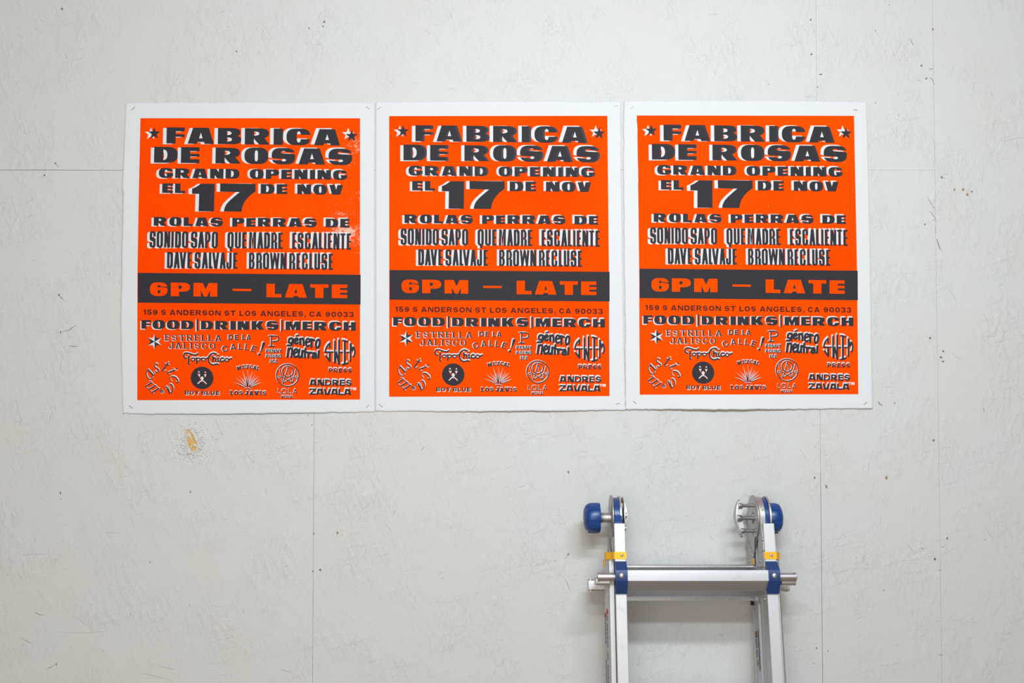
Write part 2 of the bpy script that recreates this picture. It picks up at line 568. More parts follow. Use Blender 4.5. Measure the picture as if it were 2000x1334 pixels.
        if W > H and F.s > .25 * H:
            U = [(.39, .26), (.41, .205), (.48, .18), (.56, .20), (.60, .245), (1.02, .275), (1.02, .43), (.97, .385), (.86, .355), (.60, .345), (.45, .33), (.39, .295)]
        elif W < H * .55:
            U = [(cl, c0 + .03), ((cl + cr) / 2, c0), (cr, c0 + .03), (cr, yU), (1.02, yU), (1.02, yU + g + .10), (.90, yU + g + .02), (cr, yU + g - .02), (cl, yU + g - .06)]
        else:
            tt = t / H
            U = [(cl, tt + .08), (cl + .05, tt + .02), (.5, tt), (cr - .02, tt + .03), (cr, .32), (1.02, .32), (1.02, .56), (.93, .49), (.80, .5 - tt * .35), (.5, .5 - tt * .5), (cl + .06, .5 - tt * .62), (cl, .5 - tt * .9)]
        o.append((C, [(X(u), Y(v)) for u, v in U]))
        o.append((C, [(X(1 - u), Y(1 - v)) for u, v in U]))
    elif ch == 'N':
        dw = W * .46 if W > H and s > .25 * H else s * 1.15
        o = [(A, rect(x0, y0, x0 + s * .86, y1)), (A, rect(x1 - s * .86, y0, x1, y1)), (A, [(x0, y0), (x0 + dw, y0), (x1, y1), (x1 - dw, y1)])]
    elif ch in 'MW':
        if W > H and s > .25 * H:
            o = [(A, rect(x0, y0, x1, y1)), (C, [(X(.385), y0 - .01), (X(.635), y0 - .01), (X(.51), Y(.46))]),
                 (C, [(X(.31), Y(.54)), (X(.44), y1 + .01), (X(.31), y1 + .01)]), (C, [(X(.69), Y(.54)), (X(.69), y1 + .01), (X(.57), y1 + .01)])]
        elif ch == 'M' and W < H * .6:
            o = [(A, rect(x0, y0, x1, y1)), (C, [(X(.40), y0 - .01), (X(.60), y0 - .01), (X(.5), Y(.46))]), (C, [(X(.31), Y(.20)), (X(.45), y1 + .01), (X(.31), y1 + .01)]), (C, [(X(.69), Y(.20)), (X(.69), y1 + .01), (X(.55), y1 + .01)])]
        elif ch == 'M':
            o = [(A, rect(x0, y0, x0 + s * .9, y1)), (A, rect(x1 - s * .9, y0, x1, y1)),
                 (A, [(x0, y0), (x0 + s * 1.1, y0), (X(.5) + s * .42, y1 if W < H * .6 else Y(.8)), (X(.5) - s * .42, y1 if W < H * .6 else Y(.8))]),
                 (A, [(x1, y0), (x1 - s * 1.1, y0), (X(.5) - s * .42, y1 if W < H * .6 else Y(.8)), (X(.5) + s * .42, y1 if W < H * .6 else Y(.8))])]
        else:
            k = s * .86
            for a, b in ((0, .25), (1, .75), (.5, .25), (.5, .75)):
                xa = X(a) + (k / 2 if a == 0 else -k / 2 if a == 1 else 0)
                o.append((A, [(xa - k / 2, y0), (xa + k / 2, y0), (X(b) + k / 2, y1), (X(b) - k / 2, y1)]))
    elif ch == 'K':
        o = [(A, rect(x0, y0, x0 + s, y1)), (A, [(x0 + s * .8, Y(.52)), (X(.60), y0), (X(.98), y0), (X(.74), Y(.45)), (x1, y1), (X(.58), y1), (x0 + s * .8, Y(.62))]),
             (C, [(x0 + s, y0 - .01), (X(.60), y0 - .01), (x0 + s, Y(.42))]), (C, [(x0 + s, Y(.68)), (X(.60), y1 + .01), (x0 + s, y1 + .01)])]
    elif ch == 'U':
        o = [(A, rr(x0, y0, x1, y1, RX, RY * .8, 'cd', F.p)), (C, rr(x0 + r, y0 - .01, x1 - r, y1 - t, (W - 2 * r) * .5, (W - 2 * r) * .7, 'cd', 2.2, 5))]
    elif ch == 'J':
        o = [(A, rr(x0, Y(.5), x1, y1, RX, RY * .7, 'cd', F.p)), (C, rr(x0 + r, Y(.49), x1 - s, y1 - t, (W - r - s) * .5, (W - r - s) * .7, 'cd', 2.2, 5)),
             (C, rect(x0 - .1, Y(.49), x0 + r + .01, Y(.60))), (A, rect(x1 - s, y0, x1, Y(.6)))]
        if F.ser: serifs = [(x1 - s / 2, y0, 1)]
    elif ch == 'Y':
        o = [(A, rect(X(.5) - s / 2, Y(.5), X(.5) + s / 2, y1)), (A, [(x0, y0), (x0 + s * 1.15, y0), (X(.5) + s / 2, Y(.6)), (X(.5) - s / 2, Y(.6))]),
             (A, [(x1, y0), (x1 - s * 1.15, y0), (X(.5) - s / 2, Y(.6)), (X(.5) + s / 2, Y(.6))])]
    elif ch == 'Z':
        o = [(A, rect(x0, y0, x1, y0 + t)), (A, rect(x0, y1 - t, x1, y1)), (A, [(x1 - s * 1.3, y0 + t * .8), (x1, y0 + t * .8), (x0 + s * 1.3, y1 - t * .8), (x0, y1 - t * .8)])]
    elif ch == '1':
        o = [(A, rect(x1 - s, y0, x1, y1)), (A, [(x1 - s, y0), (x1 - s * .6, y0), (x1 - s, Y(.30)), (x0, Y(.32)), (x0, Y(.18)), (X(.4), Y(.12))])]
    elif ch == '5':
        o = [(A, rect(X(.12), y0, X(.92), y0 + t)), (A, rect(X(.08), y0, X(.08) + s * .85, Y(.52))), (A, rr(x0, Y(.34), x1, y1, W * .5, H * .33, 'abcd', 2.2)),
             (C, rr(x0 + s, Y(.34) + t, x1 - r, y1 - t, W * .3, H * .2, 'abcd', 2.2, 5)), (C, rect(x0 - .1, Y(.58), x0 + s + .05, Y(.70))), (A, rect(X(.08), y0, X(.08) + s * .8, Y(.5)))]
    elif ch in '69':
        f = (lambda y: y) if ch == '6' else (lambda y: y0 + y1 - y)
        g = (lambda x: x) if ch == '6' else (lambda x: x0 + x1 - x)
        R = lambda op, pl: o.append((op, [(g(a), f(b)) for a, b in pl]))
        R(A, rr(x0, y0, x1, y1, RX, RY, 'abcd', F.p))
        R(C, rr(x0 + r, Y(.62) if s > .25 * H else Y(.38) + t, x1 - r * .98, y1 - t, (W - 2 * r) * .5, H * .2, 'abcd', 2.2, 5) if not (W > H and s > .25 * H) else rr(X(.43), Y(.55), X(.60), Y(.82), W * .09, H * .14, 'abcd', 2.0, 5))
        if W > H and s > .25 * H:
            R(C, [(X(.43), Y(.38)), (X(.43), Y(.24)), (X(.50), Y(.18)), (X(.57), Y(.22)), (X(.60), Y(.29)), (X(1.02), Y(.32)), (X(1.02), Y(.50)), (X(.95), Y(.40)), (X(.78), Y(.36)), (X(.60), Y(.345))])
        else:
            R(C, [(x0 + r, Y(.36)), (x0 + r, y0 + t + .5), (X(.5), y0 + t), (x1 - r, Y(.30)), (x1 + .1, Y(.30)), (x1 + .1, Y(.46)), (X(.75), Y(.37))])
    elif ch == '3':
        o = [(A, rr(x0, y0, x1 - W * .04, Y(.54), RX, H * .27, 'abcd', 2.2)), (A, rr(x0, Y(.46), x1, y1, RX, H * .27, 'abcd', 2.2)),
             (C, rr(x0 + s, y0 + t, x1 - r, Y(.5) - tm / 2, W * .2, H * .13, 'bc', 2.2, 5)), (C, rr(x0 + s, Y(.5) + tm / 2, x1 - r, y1 - t, W * .2, H * .13, 'bc', 2.2, 5)),
             (C, rect(x0 - .1, Y(.30), X(.38), Y(.70))), ]
    elif ch == ',':
        o = [(A, [(x0, y1 - W), (x1, y1 - W), (x1, y1 + W * .2), (x0 + W * .2, y1 + W * 1.3), (x0, y1 + W * .9), (X(.5), y1)])]
    elif ch == '.':
        o = [(A, rect(x0, y1 - W, x1, y1))]
    for cx, cy, d in serifs:
        e, th = F.ser, max(.9, t * .8)
        o.append((A, rect(cx - s / 2 - e, cy if d > 0 else cy - th, cx + s / 2 + e, cy + th if d > 0 else cy)))
    return o


WD = {'I': .45, 'L': .82, 'E': .86, 'F': .82, 'M': 1.22, 'W': 1.35, '1': .55, ',': .26, 'J': .78, 'S': .95, '5': .92, '3': .92, '9': .95, '0': .98, 'N': 1.04, 'O': 1.08, 'C': 1.04, 'G': 1.08, 'D': 1.04, 'A': 1.12, 'V': 1.1, 'Y': 1.05, 'T': .95, 'P': .95, 'R': 1.02}


def word(txt, x0, x1, y0, y1, F, gap):
    tot = sum(WD.get(c, 1) for c in txt)
    k = (x1 - x0 - gap * (len(txt) - 1)) / tot
    out, x = [], x0
    for c in txt:
        w_ = WD.get(c, 1) * k
        out.append(glyph(c, x, y0, x + w_, y1, F))
        x += w_ + gap
    return out


# ------------------------------------------------------------------ the poster artwork
# Drawn once, in the frame of the middle sheet.  Each item: shape, sideways and downward step of the
# black plate against the bare-paper plate, and which plates carry it.
ART = []
LINE = ['title']


def put(ops, dx=0.0, ey=0.0, layers='wb', frame='w', ghost=0):
    """frame 'b': the shape was drawn where the black plate lies, so move it back"""
    if frame == 'b':
        xs = [p[0] for _, pl in ops for p in pl]
        cx = sum(xs) / len(xs)
        dy = -1.4 + (cx - 812) * .011 + ey
        ops = [(op, [(p[0] - dx, p[1] - dy) for p in pl]) for op, pl in ops]
    ART.append((ops, dx, ey, layers, ghost, LINE[0]))


def zline(specs, org, y0, y1, F, dx, ghost=0, ey=0.0, over=.35):
    """letters given by their left and right edges (black plate) in an enlarged view of the sheet"""
    for ch, a, b in specs:
        X0, X1 = org + a / 9.073 - dx, org + b / 9.073 - dx
        e = over if ch in 'OCGSQ' else 0
        put(glyph(ch, X0, y0 - e, X1, y1 + e, F), dx, ey, 'wb', 'w', ghost)


Z1, Z2 = 755.0, 970.0
BIG = St(17.8, 20.0, 7.6, 5.2, .40, .5, 2.5)
zline([('F', 512, 830), ('A', 885, 1345), ('B', 1415, 1827)], Z1, 245.8, 277.2, BIG, 6.9, 1)
zline([('R', -62, 377), ('I', 445, 610), ('C', 670, 1095), ('A', 1158, 1615)], Z2, 245.6, 277.2, BIG, 6.9, 1)
zline([('D', 300, 715), ('E', 772, 1097), ('R', 1380, 1825)], Z1, 283.9, 314.8, BIG, 6.3, 1)
zline([('O', -63, 355), ('S', 415, 830), ('A', 890, 1355), ('S', 1415, 1830)], Z2, 283.5, 314.8, BIG, 6.4, 1)
LINE[0] = 'opening_line'
MID = St(10.6, 11.0, 4.6, 3.2, .42, .5, 2.5)
zline([('G', 390, 640), ('R', 678, 935), ('A', 980, 1245), ('N', 1290, 1525), ('D', 1562, 1805)], Z1, 325.3, 344.0, MID, 5.2, 1)
zline([('O', 35, 280), ('P', 318, 552), ('E', 590, 775), ('N', 820, 1050), ('I', 1092, 1183), ('N', 1225, 1460), ('G', 1497, 1748)], Z2, 325.3, 343.8, MID, 4.6, 1)
LINE[0] = 'date_line'
zline([('E', 455, 643), ('L', 680, 860)], Z1, 354.8, 373.4, MID, 4.8)
zline([('D', 232, 475), ('E', 512, 698), ('N', 875, 1115), ('O', 1155, 1397), ('V', 1435, 1675)], Z2, 353.8, 372.8, MID, 4.8)


def zp(pts, ox, oy, k=9.073): return [(ox + a / k, oy + b / k) for a, b in pts]


one = zp([(1135, 80), (1375, 80), (1370, 568), (1100, 568), (1105, 262), (980, 262), (980, 172), (1050, 140), (1100, 106)], 755, 345)
put([(1, one)], 6.9, .2, 'wb', 'b')
seven = zp([(1470, 80), (2091, 80), (2093, 212), (1996, 285), (1935, 355), (1893, 420), (1866, 490), (1852, 574), (1543, 572), (1552, 518), (1583, 448), (1642, 380), (1722, 308), (1815, 228), (1472, 224)], 755, 345)
put([(1, seven)], 6.9, .2, 'wb', 'b')
LINE[0] = 'music_heading'
LOW = St(9.6, 9.8, 4.1, 2.9, .42, .5, 2.5)
zline([('R', 318, 545), ('O', 590, 805), ('L', 842, 1000), ('A', 1045, 1275), ('S', 1315, 1530), ('P', 1693, 1905), ('E', 1940, 2101)], Z1, 420.4, 437.2, LOW, 4.4)
zline([('R', 192, 418), ('R', 455, 690), ('A', 730, 965), ('S', 1005, 1220), ('D', 1380, 1600), ('E', 1635, 1800)], Z2, 419.6, 436.5, LOW, 4.3)
LINE[0] = 'act_names'
CON = St(4.7, 4.7, 3.7, 3.6, .48, .17, 2.2)
zline([('S', 252, 357), ('O', 375, 485), ('N', 508, 612), ('I', 633, 673), ('D', 697, 800), ('O', 818, 925), ('S', 975, 1085), ('A', 1100, 1210), ('P', 1223, 1318), ('O', 1340, 1447),
       ('Q', 1615, 1723), ('U', 1745, 1850), ('E', 1872, 1950)], Z1, 448.1, 479.6, CON, 4.9)
zline([('M', 45, 162), ('A', 187, 290), ('D', 305, 408), ('R', 430, 535), ('E', 553, 632), ('E', 797, 870), ('S', 893, 995), ('C', 1020, 1122), ('A', 1145, 1250), ('L', 1262, 1335),
       ('I', 1357, 1397), ('E', 1420, 1497), ('N', 1520, 1625), ('T', 1640, 1728), ('E', 1752, 1828)], Z2, 447.5, 479.2, CON, 4.9, 0, .5)
zline([('D', 562, 665), ('A', 680, 787), ('V', 780, 897), ('E', 918, 990), ('S', 1045, 1148), ('A', 1170, 1280), ('L', 1293, 1362), ('V', 1352, 1475), ('A', 1485, 1590), ('J', 1600, 1693), ('E', 1718, 1795)], Z1, 488.0, 519.3, CON, 4.5)
zline([('B', 45, 145), ('R', 172, 275), ('O', 290, 398), ('W', 413, 580), ('N', 597, 700), ('R', 750, 855), ('E', 875, 945), ('C', 972, 1075), ('L', 1100, 1168), ('U', 1190, 1290), ('S', 1313, 1415), ('E', 1440, 1515)], Z2, 487.3, 518.9, CON, 4.4, 0, .4)

# black bar with the hours left open in it
BAND = St(16.0, 16.0, 6.6, 5.2, .42, .5, 2.5)
band = [(1, [(760.9, 529.9), (975, 529.3), (1190.6, 528.6), (1190.6, 586.6), (975, 587.3), (760.9, 587.9)])]
hrs = [('6', 755 + 270 / 9.073, 755 + 580 / 9.073), ('P', 755 + 635 / 9.073, 755 + 973 / 9.073), ('M', 755 + 1033 / 9.073, 755 + 1450 / 9.073), ('-', 755 + 1718 / 9.073, 970 + 93 / 9.073),
       ('L', 970 + 360 / 9.073, 970 + 622 / 9.073), ('A', 970 + 682 / 9.073, 970 + 1065 / 9.073), ('T', 970 + 1125 / 9.073, 970 + 1443 / 9.073), ('E', 970 + 1502 / 9.073, 970 + 1772 / 9.073)]
hour_ops = []
for ch, a, b in hrs:
    y0, y1 = 548.0, 574.4
    if ch == '-': y0, y1 = 558.6, 562.8
    hour_ops.append(glyph(ch, a - .5, y0, b - .5, y1, BAND))
BANDITEM = (band, hour_ops)

LINE[0] = 'address'
# the address
AD = St(2.5, 2.5, 2.1, 2.0, .5, .5, 2.1)
for txt, a, b in (('159', 150, 400), ('S', 465, 547), ('ANDERSON', 612, 1505), ('ST', 1570, 1765), ('LOS', 1835, 2129)):
    for g in word(txt, 755 + a / 9.073, 755 + b / 9.073, 600.5, 610.7, AD, 2.4 if len(txt) > 1 else 0): put(g, 0, 0, 'a')
for txt, a, b in (('ANGELES,', 247, 1045), ('CA', 1108, 1318), ('90033', 1388, 1882)):
    for g in word(txt, 970 + a / 9.073, 970 + b / 9.073, 600.5, 610.7, AD, 2.4): put(g, 0, 0, 'a')

LINE[0] = 'offer_line'
FD = St(9.3, 9.6, 4.1, 2.9, .42, .5, 2.5)
zline([('F', 118, 285), ('O', 312, 530), ('O', 562, 783), ('D', 815, 1035), ('D', 1160, 1372), ('R', 1410, 1635), ('I', 1675, 1767), ('N', 1800, 2003)], Z1, 621.0, 637.8, FD, 2.2)
zline([('K', 95, 315), ('S', 355, 568), ('M', 690, 950), ('E', 987, 1155), ('R', 1190, 1415), ('C', 1452, 1675), ('H', 1707, 1920)], Z2, 620.3, 637.3, FD, 2.2)
zline([('|', 1083, 1113)], Z1, 618.0, 641.2, FD, 2.2)
zline([('|', 612, 640)], Z2, 617.4, 640.6, FD, 2.2)

LINE[0] = 'title'
# stars beside the title
def star5(cx, cy, R, r): return [(cx + (R if i % 2 == 0 else r) * math.sin(i * math.pi / 5), cy - (R if i % 2 == 0 else r) * math.cos(i * math.pi / 5)) for i in range(10)]
put([(1, star5(780.8, 257.2, 12.4, 5.0))], 6.7, .9)
put([(1, star5(1163.4, 257.2, 12.4, 5.0))], 6.9, 1.2)

LINE[0] = 'sponsor_logo'
# six-pointed star, its halves alternately bare and black
cx, cy, Ro, Ri = 793.4, 661.0, 15.2, 7.6
pts6 = [(cx + (Ro if i % 2 == 0 else Ri) * math.sin(i * math.pi / 6), cy - (Ro if i % 2 == 0 else Ri) * math.cos(i * math.pi / 6)) for i in range(12)]
for i in range(12):
    tri = [(1, [(cx, cy), pts6[i], pts6[(i + 1) % 12]])]
    put(tri, 0, 1.6, 'b' if i in (0, 1, 4, 5, 8, 9) else 'w')

SER = St(2.5, 2.3, 1.15, 1.0, .5, .5, 2.1, ser=1.3, ter=.34)


def spaced(txt, x0, x1, y0, y1, F, gap, dx, ey=0, lay='wb'):
    for g in word(txt, x0, x1, y0, y1, F, gap): put(g, dx, ey, lay)


spaced('ESTRELLA', 812.4, 920.6, 648.6, 660.4, SER, 4.4, 1.3)
spaced('JALISCO', 820.2, 909.3, 664.0, 675.6, SER, 4.2, 1.3)
SAN = St(2.2, 2.2, 1.9, 1.8, .5, .5, 2.1)
spaced('DE', 934.3, 953.8, 647.1, 656.9, SAN, 3.2, 1.6, .4)
spaced('LA', 961.0, 977.8, 647.1, 656.9, SAN, 2.0, 1.6, .4)


def turned(ops, cx, cy, deg):
    c, s_ = math.cos(math.radians(deg)), math.sin(math.radians(deg))
    return [(op, [(cx + (p[0] - cx) * c - (p[1] - cy) * s_, cy + (p[0] - cx) * s_ + (p[1] - cy) * c) for p in pl]) for op, pl in ops]


for ch, a, b, wd, rot in (('C', 298, 577, 11.4, -22), ('A', 560, 520, 10.8, -5), ('L', 802, 502, 7.4, 1), ('L', 1008, 515, 7.4, 7), ('E', 1232, 570, 9.0, 20)):
    x, y = 910 + a / 16.67, 640 + b / 16.67
    put(turned(glyph(ch, x - wd / 2, y - 5.8, x + wd / 2, y + 5.8, SAN), x, y, rot), 1.6, .5)
k = 16.67
put(stroke([(910 + 1540 / k, 640 + 382 / k), (910 + 1500 / k, 640 + 510 / k), (910 + 1447 / k, 640 + 660 / k)], [5.6, 3.8, 1.6]), 1.8, 1.0)
put([(1, ell(910 + 1405 / k, 640 + 742 / k, 2.5, 2.5, 16))], 1.6, 1.1)


def S(ox, oy, lines, wd, dx, ey, frame='b', lay='wb', k=16.67):
    """strokes read off an enlarged view"""
    ops = []
    for L in lines:
        closed = L[0] == 'c'
        ww = wd
        if L[0] == 'c': L = L[1:]
        if isinstance(L[0], (int, float)): ww = L[0]; L = L[1:]
        ops += stroke([(ox + a / k, oy + b / k) for a, b in L], ww, closed)
    put(ops, dx, ey, lay, frame)


# slab P and its three lines
S(1000, 640, [[(225, 148), (330, 148), (420, 148), (490, 175), (525, 240), (490, 305), (420, 325), (340, 325)]], 2.3, 1.3, .3, 'w')
S(1000, 640, [[(292, 150), (292, 482)], [(225, 482), (385, 482)]], 2.4, 1.3, .3, 'w')
TIN = St(1.6, 1.6, 1.4, 1.3, .5, .5, 2.1)
spaced('PENNY', 1007.2, 1038.1, 674.6, 681.6, TIN, 1.0, 1.4, .3)
spaced('POUND', 1007.2, 1038.1, 684.8, 691.9, TIN, 1.0, 1.4, .3)
spaced('ICE', 1015.8, 1029.8, 694.9, 702.1, TIN, 1.1, 1.4, .3)

# loose brush lettering
g1 = [[(1010, 262), (930, 246), (880, 290), (880, 375), (930, 400), (985, 370), (1005, 290)], [(1008, 262), (990, 430), (930, 478), (840, 478)],
      [(1075, 335), (1160, 305), (1150, 255), (1105, 248), (1065, 305), (1068, 380), (1120, 418), (1175, 385)],
      [(1238, 255), (1246, 440)], [(1245, 310), (1300, 252), (1345, 275), (1352, 462)],
      [(1440, 375), (1545, 335), (1535, 270), (1475, 255), (1430, 330), (1432, 440), (1480, 500), (1535, 470)],
      [(1602, 265), (1602, 530)], [(1605, 340), (1645, 280), (1700, 305)],
      ['c', (1835, 275), (1765, 340), (1745, 460), (1785, 555), (1850, 480), (1870, 360)]]
S(1000, 640, g1, 4.3, 1.5, .8)
S(1000, 640, [[(1108, 172), (1180, 140)]], 3.0, 1.5, .8)
g2 = [[(868, 575), (850, 720), (832, 858)], [(865, 640), (930, 570), (985, 600), (975, 740), (955, 858)],
      [(1062, 730), (1145, 680), (1145, 615), (1095, 592), (1050, 670), (1045, 790), (1085, 858), (1150, 820)],
      [(1220, 605), (1195, 760), (1200, 858), (1270, 840), (1310, 740), (1312, 640)], [(1312, 640), (1300, 858)],
      [(1415, 565), (1400, 700), (1392, 860)], [(1345, 650), (1410, 690), (1450, 690)],
      [(1500, 700), (1500, 865)], [(1502, 750), (1560, 700), (1610, 715)],
      [(1625, 725), (1720, 715), (1748, 760), (1748, 868)], ['c', (1735, 790), (1655, 800), (1640, 850), (1700, 872), (1740, 850)],
      [(1842, 650), (1825, 868)]]
S(1000, 640, g2, 4.4, 1.5, .8)

# letters packed into a disc
sw = [[3.3, (1022, 545), (1022, 420)], [3.0, (1035, 400), (950, 490), (900, 600), (885, 700)], [3.3, (885, 697), (1030, 697)], [3.6, (1026, 700), (1026, 985)], [3.2, (1030, 990), (965, 900), (905, 815)],
      [2.8, (1085, 695), (1130, 695)], [2.8, (1375, 700), (1435, 700)], [2.8, (1585, 700), (1640, 700)],
      [3.0, (1190, 340), (1188, 1040)], [3.3, (1325, 300), (1325, 1080)], [3.0, (1200, 1030), (1248, 690)], [3.0, (1318, 1070), (1245, 700)],
      [3.6, (1510, 330), (1510, 1060)], [3.2, (1455, 312), (1530, 325), (1600, 352)], [3.2, (1440, 1095), (1530, 1075), (1610, 1045)],
      [3.0, (1692, 410), (1692, 985)], [3.0, (1700, 420), (1750, 640)], [3.0, (1755, 640), (1788, 520)], [3.0, (1800, 530), (1832, 640), (1830, 740), (1798, 838)]]
sw = [[L_[0] * 1.1] + L_[1:] for L_ in sw]
S(1070, 640, sw, 3.0, 1.8, 1.0)
spaced('PRESS', 1129.2, 1174.2, 710.2, 718.4, St(2.3, 2.2, 1.9, 1.8, .5, .5, 2.1), 2.0, .6, .7)
AZ = St(3.4, 3.3, 2.8, 2.6, .5, .5, 2.1)
spaced('ANDRES', 1091.6, 1173.4, 732.2, 744.4, AZ, 1.5, 1.3, .5)
spaced('ZAVALA', 1091.6, 1172.0, 749.9, 762.2, AZ, .3, 1.3, .5)
spaced('TM', 1171.0, 1183.0, 749.9, 755.3, St(1.6, 1.6, 1.5, 1.4), .7, 0, 0, 'w')


def ring(cx, cy, R, wd): return [(1, ell(cx, cy, R + wd / 2, R + wd / 2, 48)), (-1, ell(cx, cy, R - wd / 2, R - wd / 2, 48))]


put(ring(1049.6, 725.4, 21.6, 1.9), 1.0, -.1)
put(ring(1049.7, 718.2, 10.2, 1.7), 1.0, -.1)
put(ring(1033.6, 729.8, 2.1, 1.2), .9, -.1)
put(ring(1066.8, 729.8, 2.1, 1.2), .9, -.1)
lo = []
for seg in ([(1049.7, 711), (1041.1, 740.6)], [(1049.7, 711), (1058.8, 740.6)], [(1034.2, 714.5), (1041.1, 741)], [(1065.7, 714.5), (1058.8, 741)], [(1038.4, 727.8), (1058.8, 740.4)], [(1061.8, 728.2), (1041.1, 740.4)]):
    lo += stroke(seg, 1.35, sm=False)
put(lo, .9, -.1)
THN = St(1.25, 1.25, 1.2, 1.1, .5, .5, 2.1)
for ch, a, b in (('L', 1030.9, 1036.5), ('O', 1038.2, 1048.2), ('L', 1051.5, 1057.0), ('A', 1059.6, 1069.0)): put(glyph(ch, a, 751.3, b, 761.4, THN), .6, .4)
spaced('MEZCAL', 1038.0, 1061.6, 764.2, 769.8, St(1.2, 1.2, .9, .9, .5, .5, 2.1), .9, .6, .6)

# ring of italic letters
ms = [[.9, (355, 745), (400, 722), (445, 742), (455, 765)], [2.5, (452, 770), (365, 830), (275, 895)], [1.0, (270, 900), (290, 945), (350, 960)],
      [2.5, (580, 862), (485, 925), (388, 985)], [1.0, (380, 995), (405, 1030), (450, 1045)], [2.5, (692, 952), (585, 1020), (482, 1085)], [1.0, (450, 1080), (490, 1120), (530, 1142)], [.9, (455, 770), (520, 830), (575, 855)], [.9, (585, 865), (640, 930), (690, 950)],
      [2.7, (345, 350), (440, 445), (515, 525)], [1.6, (335, 385), (292, 430), (300, 530), (355, 630), (425, 662), (480, 620), (485, 540)], [1.1, (520, 530), (555, 480), (530, 425)],
      [1.8, (650, 178), (605, 150), (555, 195), (570, 260), (640, 305), (690, 345), (685, 400), (630, 432), (570, 395)],
      [2.6, (995, 120), (905, 240), (820, 365)], [1.1, (815, 370), (845, 402), (915, 368)], [1.3, (880, 155), (955, 180), (1030, 205)],
      [1.1, (1155, 310), (1200, 350)], [2.6, (1200, 358), (1090, 398), (985, 438)], [1.1, (978, 445), (1000, 495), (1060, 498)],
      [1.0, (1120, 745), (1060, 670), (1062, 600), (1110, 562)], [2.2, (1110, 562), (1200, 575), (1280, 640), (1312, 710), (1300, 755), (1258, 752)],
      [1.1, (903, 990), (905, 925), (940, 890)], [2.6, (945, 900), (995, 1000), (1045, 1108)], [1.9, (1050, 1108), (1120, 1055), (1155, 960), (1128, 860), (1065, 805)], [1.1, (1065, 805), (1010, 860), (1015, 950), (1045, 1060)]]
S(760, 695, ms, 2.0, -1.1, 3.2)
put([(1, ell(760 + 1270 / k, 695 + 312 / k, 1.7, 1.7, 14))], -1.1 + 1.1, 1.4 + .0, 'b')
put([(1, ell(760 + 1272 / k + .1, 695 + 345 / k, 1.7, 1.7, 14))], 0, 0, 'w')
for i in range(8):
    a = i * math.pi / 4 + .35
    cxx, cyy = 760 + 800 / k, 695 + 1052 / k
    put([(1, ell(cxx + 2.6 * math.cos(a), cyy + 2.6 * math.sin(a), 2.1, .75, 10, a))], -.9, .8, 'wb')

# flowing script
tp = [[(245, 402), (188, 372), (162, 300), (195, 240), (265, 225), (370, 252), (480, 285), (565, 285), (605, 245)],
      [(322, 320), (320, 560), (348, 585)], ['c', 2.1, (460, 382), (410, 432), (460, 482), (512, 432)] if False else [2.1, (460, 382), (410, 405), (410, 458), (460, 484), (510, 455), (508, 405), (460, 382)],
      [(578, 425), (578, 560)], [2.1, (590, 400), (630, 380), (680, 405), (682, 455), (632, 484), (590, 470)],
      [2.1, (802, 382), (752, 405), (752, 458), (802, 484), (852, 455), (850, 405), (802, 382)],
      [2.2, (505, 410), (540, 400), (580, 385)], [2.2, (680, 410), (715, 400), (755, 392)], [2.2, (850, 412), (890, 395), (945, 372)],
      [(1212, 252), (1130, 225), (1045, 250), (975, 325), (957, 425), (985, 520), (1050, 585), (1130, 600), (1220, 572), (1290, 592)],
      [(1100, 310), (1100, 490)], [(1105, 405), (1150, 372), (1192, 400), (1195, 478), (1225, 500)], [(1266, 372), (1266, 470), (1305, 482)],
      [(1450, 392), (1395, 372), (1345, 412), (1345, 458), (1400, 488), (1490, 440)], [2.1, (1550, 380), (1500, 405), (1500, 462), (1550, 492), (1603, 460), (1600, 408), (1550, 380)],
      [(1600, 425), (1650, 408), (1700, 388)]]
S(840, 670, tp, 2.8, .2, 2.8)
put([(1, ell(840 + 1268 / k, 670 + 300 / k, 1.9, 1.9, 14))], .2, 2.8, 'wb', 'b')

# sad face in a black disc
fx, fy = 840, 670
fk = 16.67
disc = [(1, ell(885.2, 731.6, 21.9, 21.9, 56))]
q = lambda pts: [(fx + a / fk, fy + b / fk) for a, b in pts]
face = [q([(603, 862), (645, 795), (690, 850)]), q([(815, 862), (855, 800), (892, 860)]), q([(600, 900), (697, 900), (668, 1022)]), q([(805, 905), (898, 902), (848, 1025)]), ell(fx + 748 / fk, fy + 1040 / fk, 3.5, 3.6, 18)]
mouth = stroke(q([(620, 1212), (690, 1140), (750, 1120), (810, 1140), (885, 1212)]), 2.3)
cut = [(-1, pl) for pl in face] + [(-1, pl) for _, pl in mouth]
lid = [(1, q([(640, 892), (672, 892), (656, 912)])), (1, q([(838, 892), (870, 892), (854, 912)]))]
ART.append((disc + cut + lid, 0, 1.4 - (885 - 812) * .011, 'b', 0, 'sponsor_logo'))
for pl in face: ART.append(([(1, [(a + .9, b - .3) for a, b in pl])], 0, 0, 'w', 0, 'sponsor_logo'))
ART.append((mouth and [(1, [(a + .7, b - .3) for a, b in pl]) for _, pl in mouth], 0, 0, 'w', 0, 'sponsor_logo'))
BB = St(2.3, 2.2, 1.9, 1.7, .5, .5, 2.1)
spaced('BOY', 853.2, 880.6, 757.8, 765.6, BB, 2.0, -1.2, -.6)
spaced('BLUE', 885.6, 919.8, 757.8, 765.6, BB, 2.0, -1.2, -.6)

